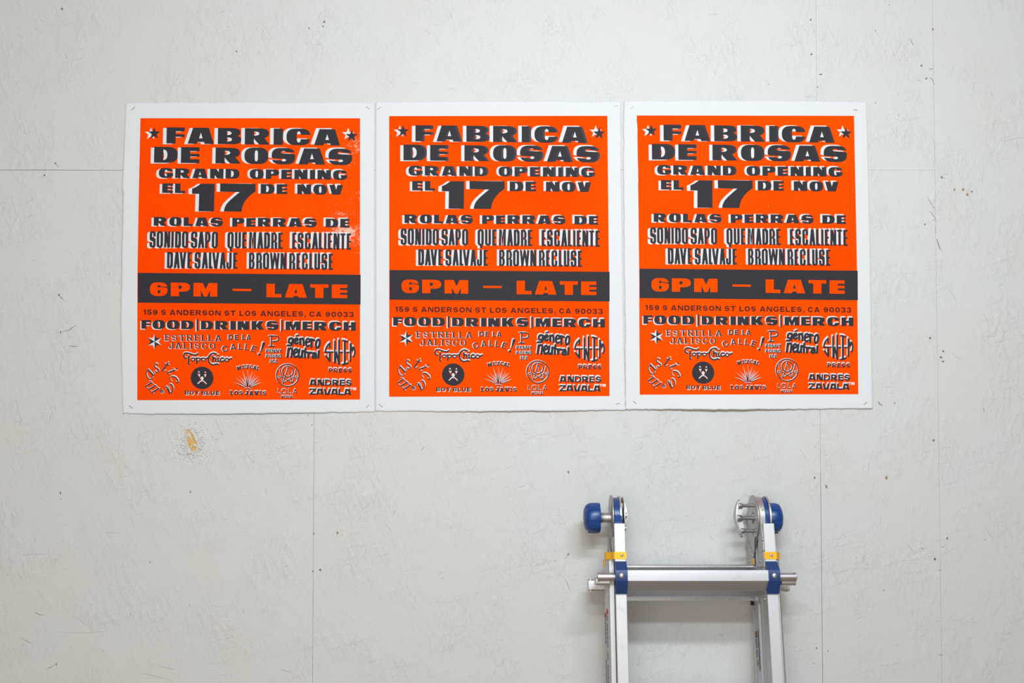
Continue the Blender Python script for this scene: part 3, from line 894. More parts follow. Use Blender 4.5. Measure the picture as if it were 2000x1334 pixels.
# western slab caption over and under the spiky plant
SLB = St(2.9, 2.5, 1.7, 1.4, .5, .5, 2.1, ser=.8)
for ch, a, b, wd, rot in (('M', 428, 268, 7.6, -14), ('E', 590, 232, 5.6, -7), ('Z', 708, 226, 5.4, -2), ('C', 825, 226, 5.8, 4), ('A', 938, 250, 6.6, 10), ('L', 1050, 276, 5.2, 15)):
    x, y = 930 + a / k, 695 + b / k
    put(turned(glyph(ch, x - wd / 2, y - 3.5, x + wd / 2, y + 3.5, St(2.1, 2.0, 1.4, 1.2, .5, .5, 2.1, ser=.8)), x, y, rot), .7, 1.3)
spaced('LOS', 939.4, 963.4, 755.2, 763.4, SLB, 2.0, .4, 1.3)
spaced('JAVIS', 968.2, 1008.6, 755.2, 763.4, SLB, 2.2, .4, 1.3)
bx, by = 930 + 725 / k, 695 + 935 / k
for tx, ty, wd in ((275, 745, 2.5), (320, 590, 2.7), (455, 545, 2.2), (545, 600, 1.6), (548, 350, 2.0), (675, 530, 1.6), (725, 325, 2.0), (785, 500, 1.6), (878, 370, 2.2), (960, 490, 2.2), (1000, 545, 1.6), (1080, 540, 2.3), (1130, 645, 2.5), (1190, 740, 2.5)):
    ex, ey_ = 930 + tx / k, 695 + ty / k
    dx_, dy_ = ex - bx, ey_ - by
    L = math.hypot(dx_, dy_)
    nx, ny = -dy_ / L, dx_ / L
    sgn = 1 if dx_ > 0 else -1
    leaf = [(bx + dx_ * .12, by + dy_ * .12), (bx + dx_ * .5 + nx * wd * .42, by + dy_ * .5 + ny * wd * .42), (ex, ey_), (bx + dx_ * .5 - nx * wd * .42, by + dy_ * .5 - ny * wd * .42)]
    put([(1, leaf)], .1, 1.9, 'w')
    low = [(bx + dx_ * .10, by + dy_ * .10 + 1.0), (bx + dx_ * .5, by + dy_ * .5 + .4), (ex, ey_ + .4), (bx + dx_ * .55 + .1, by + dy_ * .55 + wd * .75), (bx + dx_ * .2, by + dy_ * .2 + 1.9)] if abs(dx_) > 5 else \
          [(bx + dx_ * .1, by + dy_ * .1 + 1), (bx + dx_ * .5, by + dy_ * .5), (ex, ey_ + 4), (bx + dx_ * .5 - 1.3 * (1 if dx_ < 0 else 1), by + dy_ * .5 + 1), (bx - 1, by)]
    put([(1, low)], 0, 1.4 - (bx - 812) * .011, 'b')
put(stroke([(bx - 6, by + .4), (bx - 2, by - .6), (bx + 2, by - .6), (bx + 6.4, by + .4)], 1.1), .1, 1.6)
LINE[0] = 'flecks'
for fx_, fy_, a, b in ((887, 305.5, .35, 1.2), (1016, 405, .35, 1.4), (1077.5, 404.5, .35, 1.4), (1076, 389, .5, .5), (1168, 395, .9, .35), (1145.6, 523, .5, .4), (1145, 256, .35, 1.0), (1167, 317.5, .8, .8), (1145, 318.5, .4, .7), (1163, 318.6, .5, .4), (795, 409, .4, .4)):
    put([(1, ell(fx_, fy_, a, b, 7))], 0, 0, 'f')

# triangulate once; the three sheets share the result
def dark_under(ops, sh):
    moved = [(op, [(p[0] - sh, p[1]) for p in pl]) for op, pl in ops]
    n = len(ops)

    def keep(c, polys):
        a = np.zeros(len(c), bool)
        b = np.zeros(len(c), bool)
        for i, (op, pl) in enumerate(polys):
            kk = winding(c, pl) != 0
            if i < n: a = (a | kk) if op > 0 else (a & ~kk)
            else: b = (b | kk) if op > 0 else (b & ~kk)
        return a & b
    return solve(ops + moved, keep)


SOLVED = []
for ops, dx, ey, lay, gh, ln in ART:
    vo, tr = solve(ops)
    if len(tr) == 0: continue
    SOLVED.append((vo, tr, dx, ey, lay, gh, dark_under(ops, 4.4) if gh else None, ln))
b_ops = list(BANDITEM[0])
# sample the long edges of the bar so that it follows the curve of the sheet
nb = 28
top = [(760.9 + (1190.6 - 760.9) * i / nb, 529.9 - 1.3 * i / nb) for i in range(nb + 1)]
bot = [(x, y + 58) for x, y in reversed(top)]
b_ops = [(1, top + bot)]
for i in range(1, nb):  # inner guide lines, no effect on the shape
    b_ops.append((1, [top[i], (top[i][0] + .01, top[i][1]), (top[i][0] + .01, top[i][1] + 58), (top[i][0], top[i][1] + 58)]))
for g in BANDITEM[1]:
    pass
inner = [solve(g) for g in BANDITEM[1]]
allv = b_ops[:]
n_b = len(allv)
idx = []
for g in BANDITEM[1]:
    idx.append((len(allv), len(allv) + len(g)))
    allv += g


def keep_band(c, polys):
    ins = np.zeros(len(c), bool)
    for op, pl in polys[:n_b]: ins |= winding(c, pl) != 0
    for a, b in idx:
        gl = np.zeros(len(c), bool)
        for op, pl in polys[a:b]:
            kk = winding(c, pl) != 0
            gl = (gl | kk) if op > 0 else (gl & ~kk)
        ins &= ~gl
    return ins


vo, tr = solve(allv, keep_band)
SOLVED.append((vo, tr, 0, 1.4 - (975 - 812) * .011 - 1.4 + 1.6, 'B', 0, None, 'hours_bar'))


# ------------------------------------------------------------------ sheets
def pw(v, tab):
    for (a, x), (b, y) in zip(tab, tab[1:]):
        if v <= b: return x + (y - x) * (v - a) / (b - a)
    return tab[-1][1] + (tab[-1][1] - tab[-2][1]) / (tab[-1][0] - tab[-2][0]) * (v - tab[-1][0])


TL = [(0, 760.0), (.55, 760.2), (1, 760.0)]
TR = [(0, 1186.2), (.55, 1189.4), (1, 1190.4)]
POST = [
    dict(L=[(0, 274.3), (.3, 270.7), (.55, 268.4), (1, 268.0)], R=[(0, 703.3), (.55, 703.2), (1, 703.2)], T=(230.8, 231.0), B=(781.7, 780.5),
         top=[(245.5, 200.8), (400, 200.3), (600, 200.6), (731.8, 200.9)], bottom=[(239.8, 808.4), (420, 809.2), (600, 806.8), (732.2, 804.8)],
         left=[(245.5, 200.8), (242, 290), (238.9, 368), (239.6, 375), (241.3, 381), (240.3, 392), (238.2, 480), (236.3, 600), (236.0, 660), (239.8, 808.4)], right=[(731.8, 200.9), (731.0, 400), (731.1, 600), (732.0, 804.8)]),
    dict(L=TL, R=TR, T=(226.7, 226.2), B=(775.0, 773.7),
         top=[(733.6, 199.6), (900, 198.6), (1100, 198.8), (1212.8, 199.2)], bottom=[(732.9, 803.6), (900, 803.8), (1080, 802.6), (1221.5, 801.0)],
         left=[(733.6, 199.6), (733.4, 400), (733.6, 600), (732.9, 803.6)], right=[(1212.8, 199.2), (1213.6, 330), (1215.0, 420), (1216.4, 530), (1219.0, 680), (1221.5, 801.0)]),
    dict(L=[(0, 1244.6), (.3, 1246.6), (.55, 1248.4), (1, 1249.4)], R=[(0, 1668.0), (.55, 1673.9), (1, 1676.4)], T=(225.5, 226.2), B=(770.9, 770.0),
         top=[(1218.4, 197.6), (1400, 197.0), (1600, 198.0), (1693.2, 199.2)], bottom=[(1221.8, 799.8), (1400, 800.4), (1560, 799.4), (1704.6, 797.6)],
         left=[(1218.4, 197.6), (1217.6, 320), (1218.6, 400), (1219.2, 530), (1221.4, 650), (1221.8, 799.8)], right=[(1693.2, 199.2), (1697, 350), (1700.4, 520), (1704.6, 797.6)]),
]
ORANGE = [orange_ink('worn_orange_ink', True, wallpt(480, 500).x, wallpt(706, 500).x), orange_ink('orange_ink', False, 0, 1), orange_ink('orange_ink_fresh', False, 0, 1)]


def lift(i, px, py):
    """how far the sheet stands off the wall"""
    P = POST[i]
    u = (px - P['top'][0][0]) / (P['top'][-1][0] - P['top'][0][0])
    v = (py - 200) / 603
    u, v = min(1, max(0, u)), min(1, max(0, v))
    h = 0.0014 + 0.0009 * math.sin(math.pi * u) * (0.4 + v)
    if i == 0: h += 0.0022 * (1 - u) ** 4 * math.sin(math.pi * v) + 0.0018 * v ** 8 * math.sin(math.pi * u)
    if i == 1: h += 0.0036 * v ** 8 * math.exp(-((u - .62) / .28) ** 2) + .0012 * u ** 6
    if i == 2: h += 0.0085 * v ** 9 * math.exp(-((u - .40) / .26) ** 2) + 0.0025 * v ** 12 * u ** 10 + .0016 * (1 - u) ** 5
    return h


def surf(i, px, py, extra=0.0): return wallpt(px, py, lift(i, px, py) + extra)


def curve_at(tab, t, axis):
    """point of an edge table by fraction of its run along the given axis"""
    a = tab[0][axis] + (tab[-1][axis] - tab[0][axis]) * t
    for p, q_ in zip(tab, tab[1:]):
        if a <= q_[axis] + 1e-9:
            f = (a - p[axis]) / (q_[axis] - p[axis])
            return (p[0] + (q_[0] - p[0]) * f, p[1] + (q_[1] - p[1]) * f)
    return tab[-1]


def ragged(n, amp, seed):
    rg = random.Random(seed)
    v = [0.0] * (n + 1)
    for stp, a in ((1, .35), (3, .5), (9, .6)):
        ks = [rg.uniform(-1, 1) for _ in range(n // stp + 3)]
        for i in range(n + 1):
            j, f = divmod(i / stp, 1)
            j = int(j)
            v[i] += a * amp * (ks[j] * (1 - f) + ks[j + 1] * f)
    v[0] = v[n] = 0
    return v


def paper(i, root):
    P = POST[i]
    NU, NV = 150, 190
    rt, rb, rl, rgt = ragged(NU, .45, i * 9 + 1), ragged(NU, .95, i * 9 + 2), ragged(NV, .9, i * 9 + 3), ragged(NV, .75, i * 9 + 4)
    for j in range(NV + 1):
        if i == 0 and j / NV < .30: rl[j] *= .25
        if i == 2: rgt[j] *= .25
        if i == 1: rl[j] *= .5
        if i == 0: rgt[j] *= .8
    grid = []
    for j in range(NV + 1):
        v = j / NV
        l, r_ = curve_at(P['left'], v, 1), curve_at(P['right'], v, 1)
        for k_ in range(NU + 1):
            u = k_ / NU
            t_, b_ = curve_at(P['top'], u, 0), curve_at(P['bottom'], u, 0)
            c00, c10, c01, c11 = P['top'][0], P['top'][-1], P['bottom'][0], P['bottom'][-1]
            q_ = []
            for a in (0, 1):
                q_.append((1 - v) * t_[a] + v * b_[a] + (1 - u) * l[a] + u * r_[a] - ((1 - u) * (1 - v) * c00[a] + u * (1 - v) * c10[a] + (1 - u) * v * c01[a] + u * v * c11[a]))
            e = lambda x: max(0, 1 - x * 40)
            q_[0] += rl[j] * e(u) + rgt[j] * e(1 - u)
            q_[1] += rt[k_] * e(v) + rb[k_] * e(1 - v)
            grid.append(q_)
    n = len(grid)
    V = [surf(i, a, b) for a, b in grid] + [surf(i, a, b, -0.0004) for a, b in grid]
    Fc = []
    W_ = NU + 1
    for j in range(NV):
        for k_ in range(NU):
            a = j * W_ + k_
            Fc.append((a, a + W_, a + W_ + 1, a + 1))
    rim = [k_ for k_ in range(NU + 1)] + [j * W_ + NU for j in range(1, NV + 1)] + [NV * W_ + k_ for k_ in range(NU - 1, -1, -1)] + [j * W_ for j in range(NV - 1, 0, -1)]
    for a, b in zip(rim, rim[1:] + rim[:1]): Fc.append((a, b, b + n, a + n))
    Fc += [tuple(x + n for x in f[::-1]) for f in Fc[:NU * NV]]
    o = link('paper_sheet', V, Fc, M_PAPER, root)
    for p in o.data.polygons[:NU * NV]: p.use_smooth = True
    return o


def tmap(i, x, y):
    """artwork frame -> where it falls on sheet i (photograph pixels)"""
    uT = min(1.2, max(-.2, (x - 760) / 428.0))
    t0 = 226.7 - .5 * uT
    b0 = 775.0 - 1.3 * uT
    v = (y - t0) / (b0 - t0)
    l, r_ = pw(v, TL), pw(v, TR)
    u = (x - l) / (r_ - l)
    P = POST[i]
    L_, R_ = pw(v, P['L']), pw(v, P['R'])
    T_ = P['T'][0] + (P['T'][1] - P['T'][0]) * u
    B_ = P['B'][0] + (P['B'][1] - P['B'][0]) * u
    return L_ + (R_ - L_) * u, T_ + (B_ - T_) * v


def plate(i, name, want, extra, material, root, line=None):
    V, Fc = [], []
    for vo, tr, dx, ey, lay, gh, dk, ln in SOLVED:
        if line and ln != line: continue
        use = (vo, tr)
        black = want in 'bBaDG'
        if want == 'w' and 'w' not in lay: continue
        if want == 'a' and 'a' not in lay: continue
        if want == 'f' and 'f' not in lay: continue
        if want == 'b' and not ('b' in lay or 'B' in lay): continue
        if want == 'b' and gh and i > 0: continue
        if want == 'G' and not gh: continue
        if want == 'D':
            if not gh: continue
            use = dk
        vv, tt = use
        if len(tt) == 0: continue
        n0 = len(V)
        for p in vv:
            x, y = p[0], p[1]
            if black:
                if 'B' in lay: y += (x - 975) * .011 - .2
                else: x, y = x + dx, y - 1.4 + (x - 812) * .011 + ey
            a, b = tmap(i, x, y)
            V.append(surf(i, a, b, extra))
        Fc += [tuple(int(q_) + n0 for q_ in t) for t in tt]
    if not Fc: return None
    # drop unused points
    used = sorted({q_ for f in Fc for q_ in f})
    re = {a: b for b, a in enumerate(used)}
    V = [V[a] for a in used]
    Fc = [tuple(re[q_] for q_ in f) for f in Fc]
    # faces look into the room
    out = []
    for f in Fc:
        a, b, c = (V[q_] for q_ in f)
        nrm = (b - a).cross(c - a)
        out.append(f if nrm.y < 0 else f[::-1])
    o = link(name, V, out, material, root)
    return o


def orange_field(i, root):
    NU, NV = 44, 56
    rg = ragged(NV, .5, 77)
    V, Fc = [], []
    for j in range(NV + 1):
        for k_ in range(NU + 1):
            u, v = k_ / NU, j / NV
            P = POST[i]
            L_, R_ = pw(v, P['L']), pw(v, P['R'])
            x = L_ + (R_ - L_) * u
            if i == 2 and k_ == 0: x += rg[j] * (1.1 if v < .25 else .25) - (.8 if j < 2 else 0)
            y = (P['T'][0] + (P['T'][1] - P['T'][0]) * u) * (1 - v) + (P['B'][0] + (P['B'][1] - P['B'][0]) * u) * v
            V.append(surf(i, x, y, .00012))
    for j in range(NV):
        for k_ in range(NU):
            a = j * (NU + 1) + k_
            Fc.append((a, a + NU + 1, a + NU + 2, a + 1))
    o = link('orange_print', V, Fc, ORANGE[i], root, smooth=True)
    tag(o, 'flat orange printed field')


def offset_parent(root):
    """children were made in world space: keep them there under the moved Empty"""
    for o in root.children: o.matrix_parent_inverse = Matrix.Translation(-root.location)


def build_room():
    pass


# ------------------------------------------------------------------ the room
M_FLOOR = noisy('plywood_floor', (0.40, 0.26, 0.16, 1), (0.48, 0.33, 0.21, 1), 3.0, 0.55, bump=0.001)
M_CEIL = noisy('painted_ceiling', (0.62, 0.63, 0.62, 1), (0.66, 0.66, 0.65, 1), 4.0, 0.8)
M_SIDE = noisy('side_wall_paint', (0.58, 0.585, 0.57, 1), (0.62, 0.62, 0.60, 1), 2.0, 0.75)


def box(name, x0, x1, y0, y1, z0, z1, material, parent=None, bev=0):
    bm = bmesh.new()
    bmesh.ops.create_cube(bm, size=1)
    for v in bm.verts:
        v.co = Vector(((x0 + x1) / 2 + v.co.x * (x1 - x0), (y0 + y1) / 2 + v.co.y * (y1 - y0), (z0 + z1) / 2 + v.co.z * (z1 - z0)))
    if bev: bmesh.ops.bevel(bm, geom=list(bm.edges), offset=bev, segments=2, affect='EDGES')
    return link_bm(name, bm, material, parent)


XL, XR, YB, ZT = -4.2, 4.6, -7.2, 3.5
tag(box('floor', XL, XR, YB, 0.05, -0.12, 0, M_FLOOR), kind='structure')
tag(box('ceiling', XL, XR, YB, 0.05, ZT, ZT + .12, M_CEIL), kind='structure')
tag(box('wall_left', XL - .12, XL, YB, 0.05, 0, ZT, M_SIDE), kind='structure')
tag(box('wall_right', XR, XR + .12, YB, 0.05, 0, ZT, M_SIDE), kind='structure')
tag(box('wall_front', XL, XR, YB - .12, YB, 0, ZT, M_SIDE), kind='structure')
wall = tag(box('wall_back', XL, XR, 0.0024, 0.11, 0, ZT, M_GAP), kind='structure')

# strand-board sheets with real joints between them (x of a joint at the top and lower row)
J614 = wallpt(612.5, 1000).x
J1602 = wallpt(1603.5, 1000).x
J1602T = wallpt(1594.5, 100).x
J1830 = wallpt(1831, 700).x
ZJ = wallpt(120, 332.5).z


def panel(x0, x1, z0, z1, proud=0.0):
    o = box('wall_panel', x0, x1, -proud, 0.0022, z0, z1, M_WALL, wall, .0004)
    return o


g = .00028
panel(XL, J614 - .00025, 0.0, ZJ - g)
panel(J614 + .0003, J1602 - .0004, 0.0, ZJ - g, .0002)
panel(XL, J1602T - .0002, ZJ + g, ZT)
panel(J1602T + .0001, J1830 - .0002, ZJ + g * .3, ZT)
panel(J1602 + .0005, J1830 - .0002, 0.0, ZJ - g * .3)
panel(J1830 + .0001, XR, 0.0, ZT, .0001)
# filler in the upper part of the right-hand joint
box('joint_filler', J1602 - .0008, J1602 + .0001, .0004, .0022, wallpt(1602, 925).z, wallpt(1602, 790).z, M_WALL, wall)

box('joint_shade_strip', J1602 - .0006, J1602 + .0007, .0016, .0023, .2, wallpt(1602, 925).z, mat('joint_shade', (0.05, 0.03, 0.025, 1), 1.0, 0, 0), wall)  # dark strip; the shade of a deep joint put into its colour
# ------------------------------------------------------------------ marks on the wall
M_MARK = noisy('dark_chip', (0.13, 0.10, 0.09, 1), (0.24, 0.20, 0.18, 1), 300, 0.9)
M_BROWN = noisy('rusty_chip', (0.30, 0.13, 0.06, 1), (0.42, 0.24, 0.14, 1), 300, 0.8)
M_SCR = mat('grey_scratch', (0.33, 0.29, 0.27, 1), 0.9)


M_THIN = mat('faint_scratch', (0.47, 0.46, 0.44, 1), 0.9)


def blob(px, py, r, material=M_MARK, name='nail_mark', ar=1.0, rot=0.0, seed=0):
    rg = random.Random(int(px * 7 + py * 13 + seed))
    n = 11
    c, s_ = math.cos(rot), math.sin(rot)
    pts = []
    for i in range(n):
        a = 2 * math.pi * i / n
        rad = r * rg.uniform(.55, 1.15)
        x, y = rad * math.cos(a), rad * math.sin(a) * ar
        pts.append((px + x * c - y * s_, py + x * s_ + y * c))
    V = [wallpt(a, b, .0003) for a, b in pts] + [wallpt(px + (a - px) * .55, py + (b - py) * .55, .0008) for a, b in pts] + [wallpt(px, py, .0002)]
    Fc = []
    for i in range(n):
        j = (i + 1) % n
        Fc += [(i, j, n + j, n + i), (n + i, n + j, 2 * n)]
    # torn splinters round the dent
    for _ in range(rg.randint(3, 7)):
        a = rg.uniform(0, 2 * math.pi)
        q0, q1 = r * rg.uniform(.5, 1.0), r * rg.uniform(1.5, 3.0)
        wv = rg.uniform(.25, .5)
        px_, py_ = px + q0 * math.cos(a) * .7, py + q0 * math.sin(a)
        qx_, qy_ = px + q1 * math.cos(a + rg.uniform(-.5, .5)) * .7, py + q1 * math.sin(a + rg.uniform(-.5, .5))
        k0 = len(V)
        V += [wallpt(px_ - wv * math.sin(a), py_ + wv * math.cos(a), .0005), wallpt(px_ + wv * math.sin(a), py_ - wv * math.cos(a), .0005), wallpt(qx_, qy_, .0004)]
        Fc.append((k0, k0 + 1, k0 + 2))
    return link(name, V, Fc, material, wall)


def gash(pts, wd, material=M_SCR, name='scratch'):
    P_ = spline(pts, False, 3) if len(pts) > 2 else [pts[0], ((pts[0][0] + pts[1][0]) / 2, (pts[0][1] + pts[1][1]) / 2 + .3), pts[1]]
    V, Fc = [], []
    m_ = len(P_)
    for i, p in enumerate(P_):
        a, b = P_[max(0, i - 1)], P_[min(m_ - 1, i + 1)]
        L_ = math.hypot(b[0] - a[0], b[1] - a[1]) or 1
        nx, ny = -(b[1] - a[1]) / L_, (b[0] - a[0]) / L_
        h = wd * .5 * (math.sin(math.pi * (i + .25) / (m_ - .5)) * .85 + .15)
        V += [wallpt(p[0] + nx * h, p[1] + ny * h, .0003), wallpt(p[0], p[1], .0006), wallpt(p[0] - nx * h, p[1] - ny * h, .0003)]
    for i in range(m_ - 1):
        a = i * 3
        Fc += [(a, a + 1, a + 4, a + 3), (a + 1, a + 2, a + 5, a + 4)]
    return link(name, V, Fc, material, wall)


for px, py, r in ((121, 17, 3.0), (633, 43, 3.6), (631, 51, 2.2), (604, 55, 2.4), (462, 100, 2.0), (108, 319, 2.6), (87, 342, 2.8), (115, 576, 2.6), (118, 649, 2.6), (118, 963, 2.8), (118, 974, 1.2),
                  (611, 1116, 2.0), (625, 1113, 3.4), (613, 1042, 2.0), (601, 811, 1.6), (609, 830, 1.5), (1110, 922, 3.0), (1110, 1083, 2.6), (1084, 1095, 1.0), (1583, 39, 3.0), (1585, 106, 3.0),
                  (1603, 145, 3.4), (1597, 170, 1.8), (1822, 57, 2.4), (1800, 128, 3.0), (1809, 154, 2.6), (1710, 201, 1.6), (1839, 346, 3.2), (1806, 438, 2.2), (1817, 660, 2.8), (1842, 686, 3.2),
                  (1838, 698, 3.6), (1842, 706, 3.2), (1823, 860, 3.2), (1591, 933, 2.8), (1614, 950, 3.0), (1850, 1052, 3.4), (1826, 1092, 3.4), (1595, 1266, 2.6), (1617, 1271, 1.8), (1590, 1296, 1.6),
                  (110, 1297, 2.6), (370, 1182, 1.6), (560, 1105, 1.0), (1747, 787, 2.0), (1726, 1153, 1.4), (1673, 1088, 1.2), (1737, 9, 1.4), (1921, 799, 1.4), (1755, 225, 1.4), (1923, 1054, 1.6), (1502, 165, 1.4), (1710, 60, 1.6)):
    blob(px, py, r * .66, M_MARK if r > 1.9 else M_SCR)
for px, py, r in ((1864, 370, 1.6), (1881, 370, 2.6), (1889, 380, 2.4), (1898, 374, 2.0), (1731, 933, 2.6), (659, 1041, 2.2), (372, 961, 1.5), (293, 1098, 1.0)):
    blob(px, py, r, M_BROWN, 'nail_mark', 1.3)
for pts, wd in (([(120, 648), (134, 645), (141, 640), (148, 636)], 1.8), ([(133, 675.5), (142, 676.5), (153, 676)], 1.8), ([(630, 42), (624, 56)], 1.0), ([(619, 40), (628, 24)], 1.1), ([(615, 93), (624, 82)], 1.0),
                ([(108, 320), (116, 326)], 1.6), ([(116, 578), (123, 585)], 2.4), ([(1829, 466), (1833, 478), (1837, 488)], 3.0), ([(1827, 440), (1828, 456)], 1.4), ([(1811, 385), (1819, 398), (1827, 410)], 1.3),
                ([(1815, 412), (1823, 421), (1827, 429), (1821, 430)], 1.4), ([(1715, 783), (1718, 789), (1724, 792)], 3.2), ([(1815, 153), (1820, 154), (1825, 166)], 1.6), ([(1815, 135), (1823, 134)], 1.8),
                ([(1792, 155), (1797, 158)], 1.2), ([(1777, 75), (1784, 88)], 1.4), ([(1743, 248), (1747, 262)], 1.0), ([(1605, 205), (1601, 190)], .9), ([(1832, 1113.5), (1839, 1114)], 1.6), ([(1834, 1279), (1841, 1279.5)], 1.6),
                ([(1838, 1069), (1846, 1067)], 1.2), ([(1798, 1071), (1804, 1071)], 1.6), ([(1922, 797), (1922, 806)], 1.6), ([(1107, 1088), (1112, 1080)], 1.4), ([(1101, 1092), (1108, 1087)], 1.2),
                ([(1104, 1130), (1110, 1145), (1112, 1153)], 1.2), ([(614, 864), (619, 865)], .8), ([(1960, 275), (1976, 272), (2000, 268)], 1.1), ([(685, 1102), (689, 1118), (694, 1128)], 1.0),
                ([(68, 1195), (74, 1199), (86, 1202)], 1.4), ([(90, 1307), (99, 1303), (107, 1299)], 1.2), ([(40, 1245), (62, 1257)], 1.2), ([(45, 1085), (60, 1083), (90, 1082)], .9),
                ([(275, 1315), (300, 1320), (335, 1329)], 1.1), ([(315, 1302), (340, 1307)], 1.0), ([(545, 1307), (570, 1313)], 1.0), ([(110, 1234), (160, 1236), (205, 1233)], .8), ([(0, 331.3), (60, 331.4), (120, 331.6), (235, 333)], .7),
                ([(30, 780), (40, 820), (39, 832)], 1.0), ([(420, 820), (435, 850)], .8), ([(480, 885), (497, 905)], .9), ([(205, 1040), (235, 1040)], .8), ([(255, 1010), (262, 1030)], .7), ([(750, 1015), (765, 1040)], .9), ([(822, 880), (829, 872)], 1.4), ([(890, 875), (904, 874)], .9),
                ([(885, 945), (875, 930)], .8), ([(1000, 990), (1010, 1010)], .8), ([(1770, 1060), (1787, 1080)], 1.0), ([(1925, 1030), (1938, 1052)], 1.0), ([(1955, 1178), (1940, 1205)], .9), ([(1565, 880), (1580, 905)], .9), ([(1598, 1180), (1602, 1150)], .7),
                ([(1860, 690), (1880, 705)], .8), ([(1920, 610), (1935, 640)], .8), ([(1850, 560), (1870, 590)], .8), ([(1730, 435), (1735, 450)], .9), ([(1590, 924), (1602, 924)], 1.0)):
    gash(pts, wd * (.62 if wd < 1.15 else .85), M_THIN if wd < 1.15 else M_SCR)

# bashed hole in the board, ochre core showing, crumbs of paint thrown up round it
M_CORE = noisy('ochre_core', (0.62, 0.34, 0.09, 1), (0.66, 0.50, 0.24, 1), 220, 0.9, lo=.42, hi=.58)
M_CRUMB = noisy('paint_crumb', (0.63, 0.62, 0.60, 1), (0.60, 0.585, 0.56, 1), 200, 0.7)
hole = [(364, 838), (369, 838), (372, 842), (377, 848), (381, 857), (386, 866), (387, 868), (385, 874), (384, 882), (380, 882), (375, 880), (371, 874), (367, 868), (366, 860), (364, 852), (363.5, 845)]
nh = len(hole)
cxh, cyh = 374.5, 860
V = [wallpt(a, b, .0014) for a, b in hole] + [wallpt(cxh + (a - cxh) * 1.22, cyh + (b - cyh) * 1.12, .0003) for a, b in hole] + [wallpt(cxh + (a - cxh) * .72 - 1.2, cyh + (b - cyh) * .85, .0002) for a, b in hole] + [wallpt(cxh - 1, cyh, .0002)]
F1 = [(i, (i + 1) % nh, nh + (i + 1) % nh, nh + i) for i in range(nh)]
F2 = [(i, (i + 1) % nh, 2 * nh + (i + 1) % nh, 2 * nh + i) for i in range(nh)] + [(2 * nh + i, 2 * nh + (i + 1) % nh, 3 * nh) for i in range(nh)]
link('chipped_rim', V, F1, M_CRUMB, wall)
link('chipped_hole', V, F2, M_CORE, wall)


def lump(bm, px, py, rx, ry, h, rot, rg, seg=7):
    c, s_ = math.cos(rot), math.sin(rot)
    rings = []
    for f, z in ((1.0, 0), (.8, .6), (.4, .95)):
        rng = []
        for i in range(seg):
            a = 2 * math.pi * i / seg
            k_ = rg.uniform(.8, 1.15)
            x, y = rx * f * math.cos(a) * k_, ry * f * math.sin(a) * k_
            rng.append(bm.verts.new(wallpt(px + x * c - y * s_, py + x * s_ + y * c, -.0004 + (h + .0004) * z)))
        rings.append(rng)
    for a, b in zip(rings, rings[1:]):
        for i in range(seg): bm.faces.new((a[i], a[(i + 1) % seg], b[(i + 1) % seg], b[i]))
    bm.faces.new(rings[-1])


rg = random.Random(5)
for px, py, rx, ry, h, rot in ((369, 884, 6.0, 4.2, .0052, -.35), (390.5, 875.5, 5.5, 3.2, .0038, .5), (380, 870, 6, 3, .0030, .2), (358, 875, 6, 2.4, .0026, .35), (378, 888, 5, 2.2, .0028, .5), (370.5, 851, 3, 6, .0016, -.3), (356, 858, 6, 1.8, .002, .2), (363, 870.5, 5, 1.8, .002, .5)):
    bm = bmesh.new()
    lump(bm, px, py, rx, ry, h, rot, rg, 10)
    link_bm('paint_crumb', bm, M_CRUMB, wall, True)
bm = bmesh.new()
for _ in range(620):
    a = rg.uniform(0, 2 * math.pi)
    rad = abs(rg.gauss(0, 1)) * 19 + 7
    px, py = 375 + rad * math.cos(a) * .85, 866 + rad * math.sin(a) * 1.05
    if (px - 375) ** 2 / 90 + (py - 862) ** 2 / 480 < 1: continue
    if abs(px - 375) > 48 or abs(py - 866) > 48: continue
    s_ = rg.uniform(.7, 1.9) * (1.2 - min(rad, 48) / 80)
    lump(bm, px, py, s_ * rg.uniform(1, 2.2), s_ * .8, rg.uniform(.0009, .0022), rg.uniform(-.3, .7), rg, 6)
tag(link_bm('paint_blisters', bm, M_CRUMB, wall, True), kind='stuff')

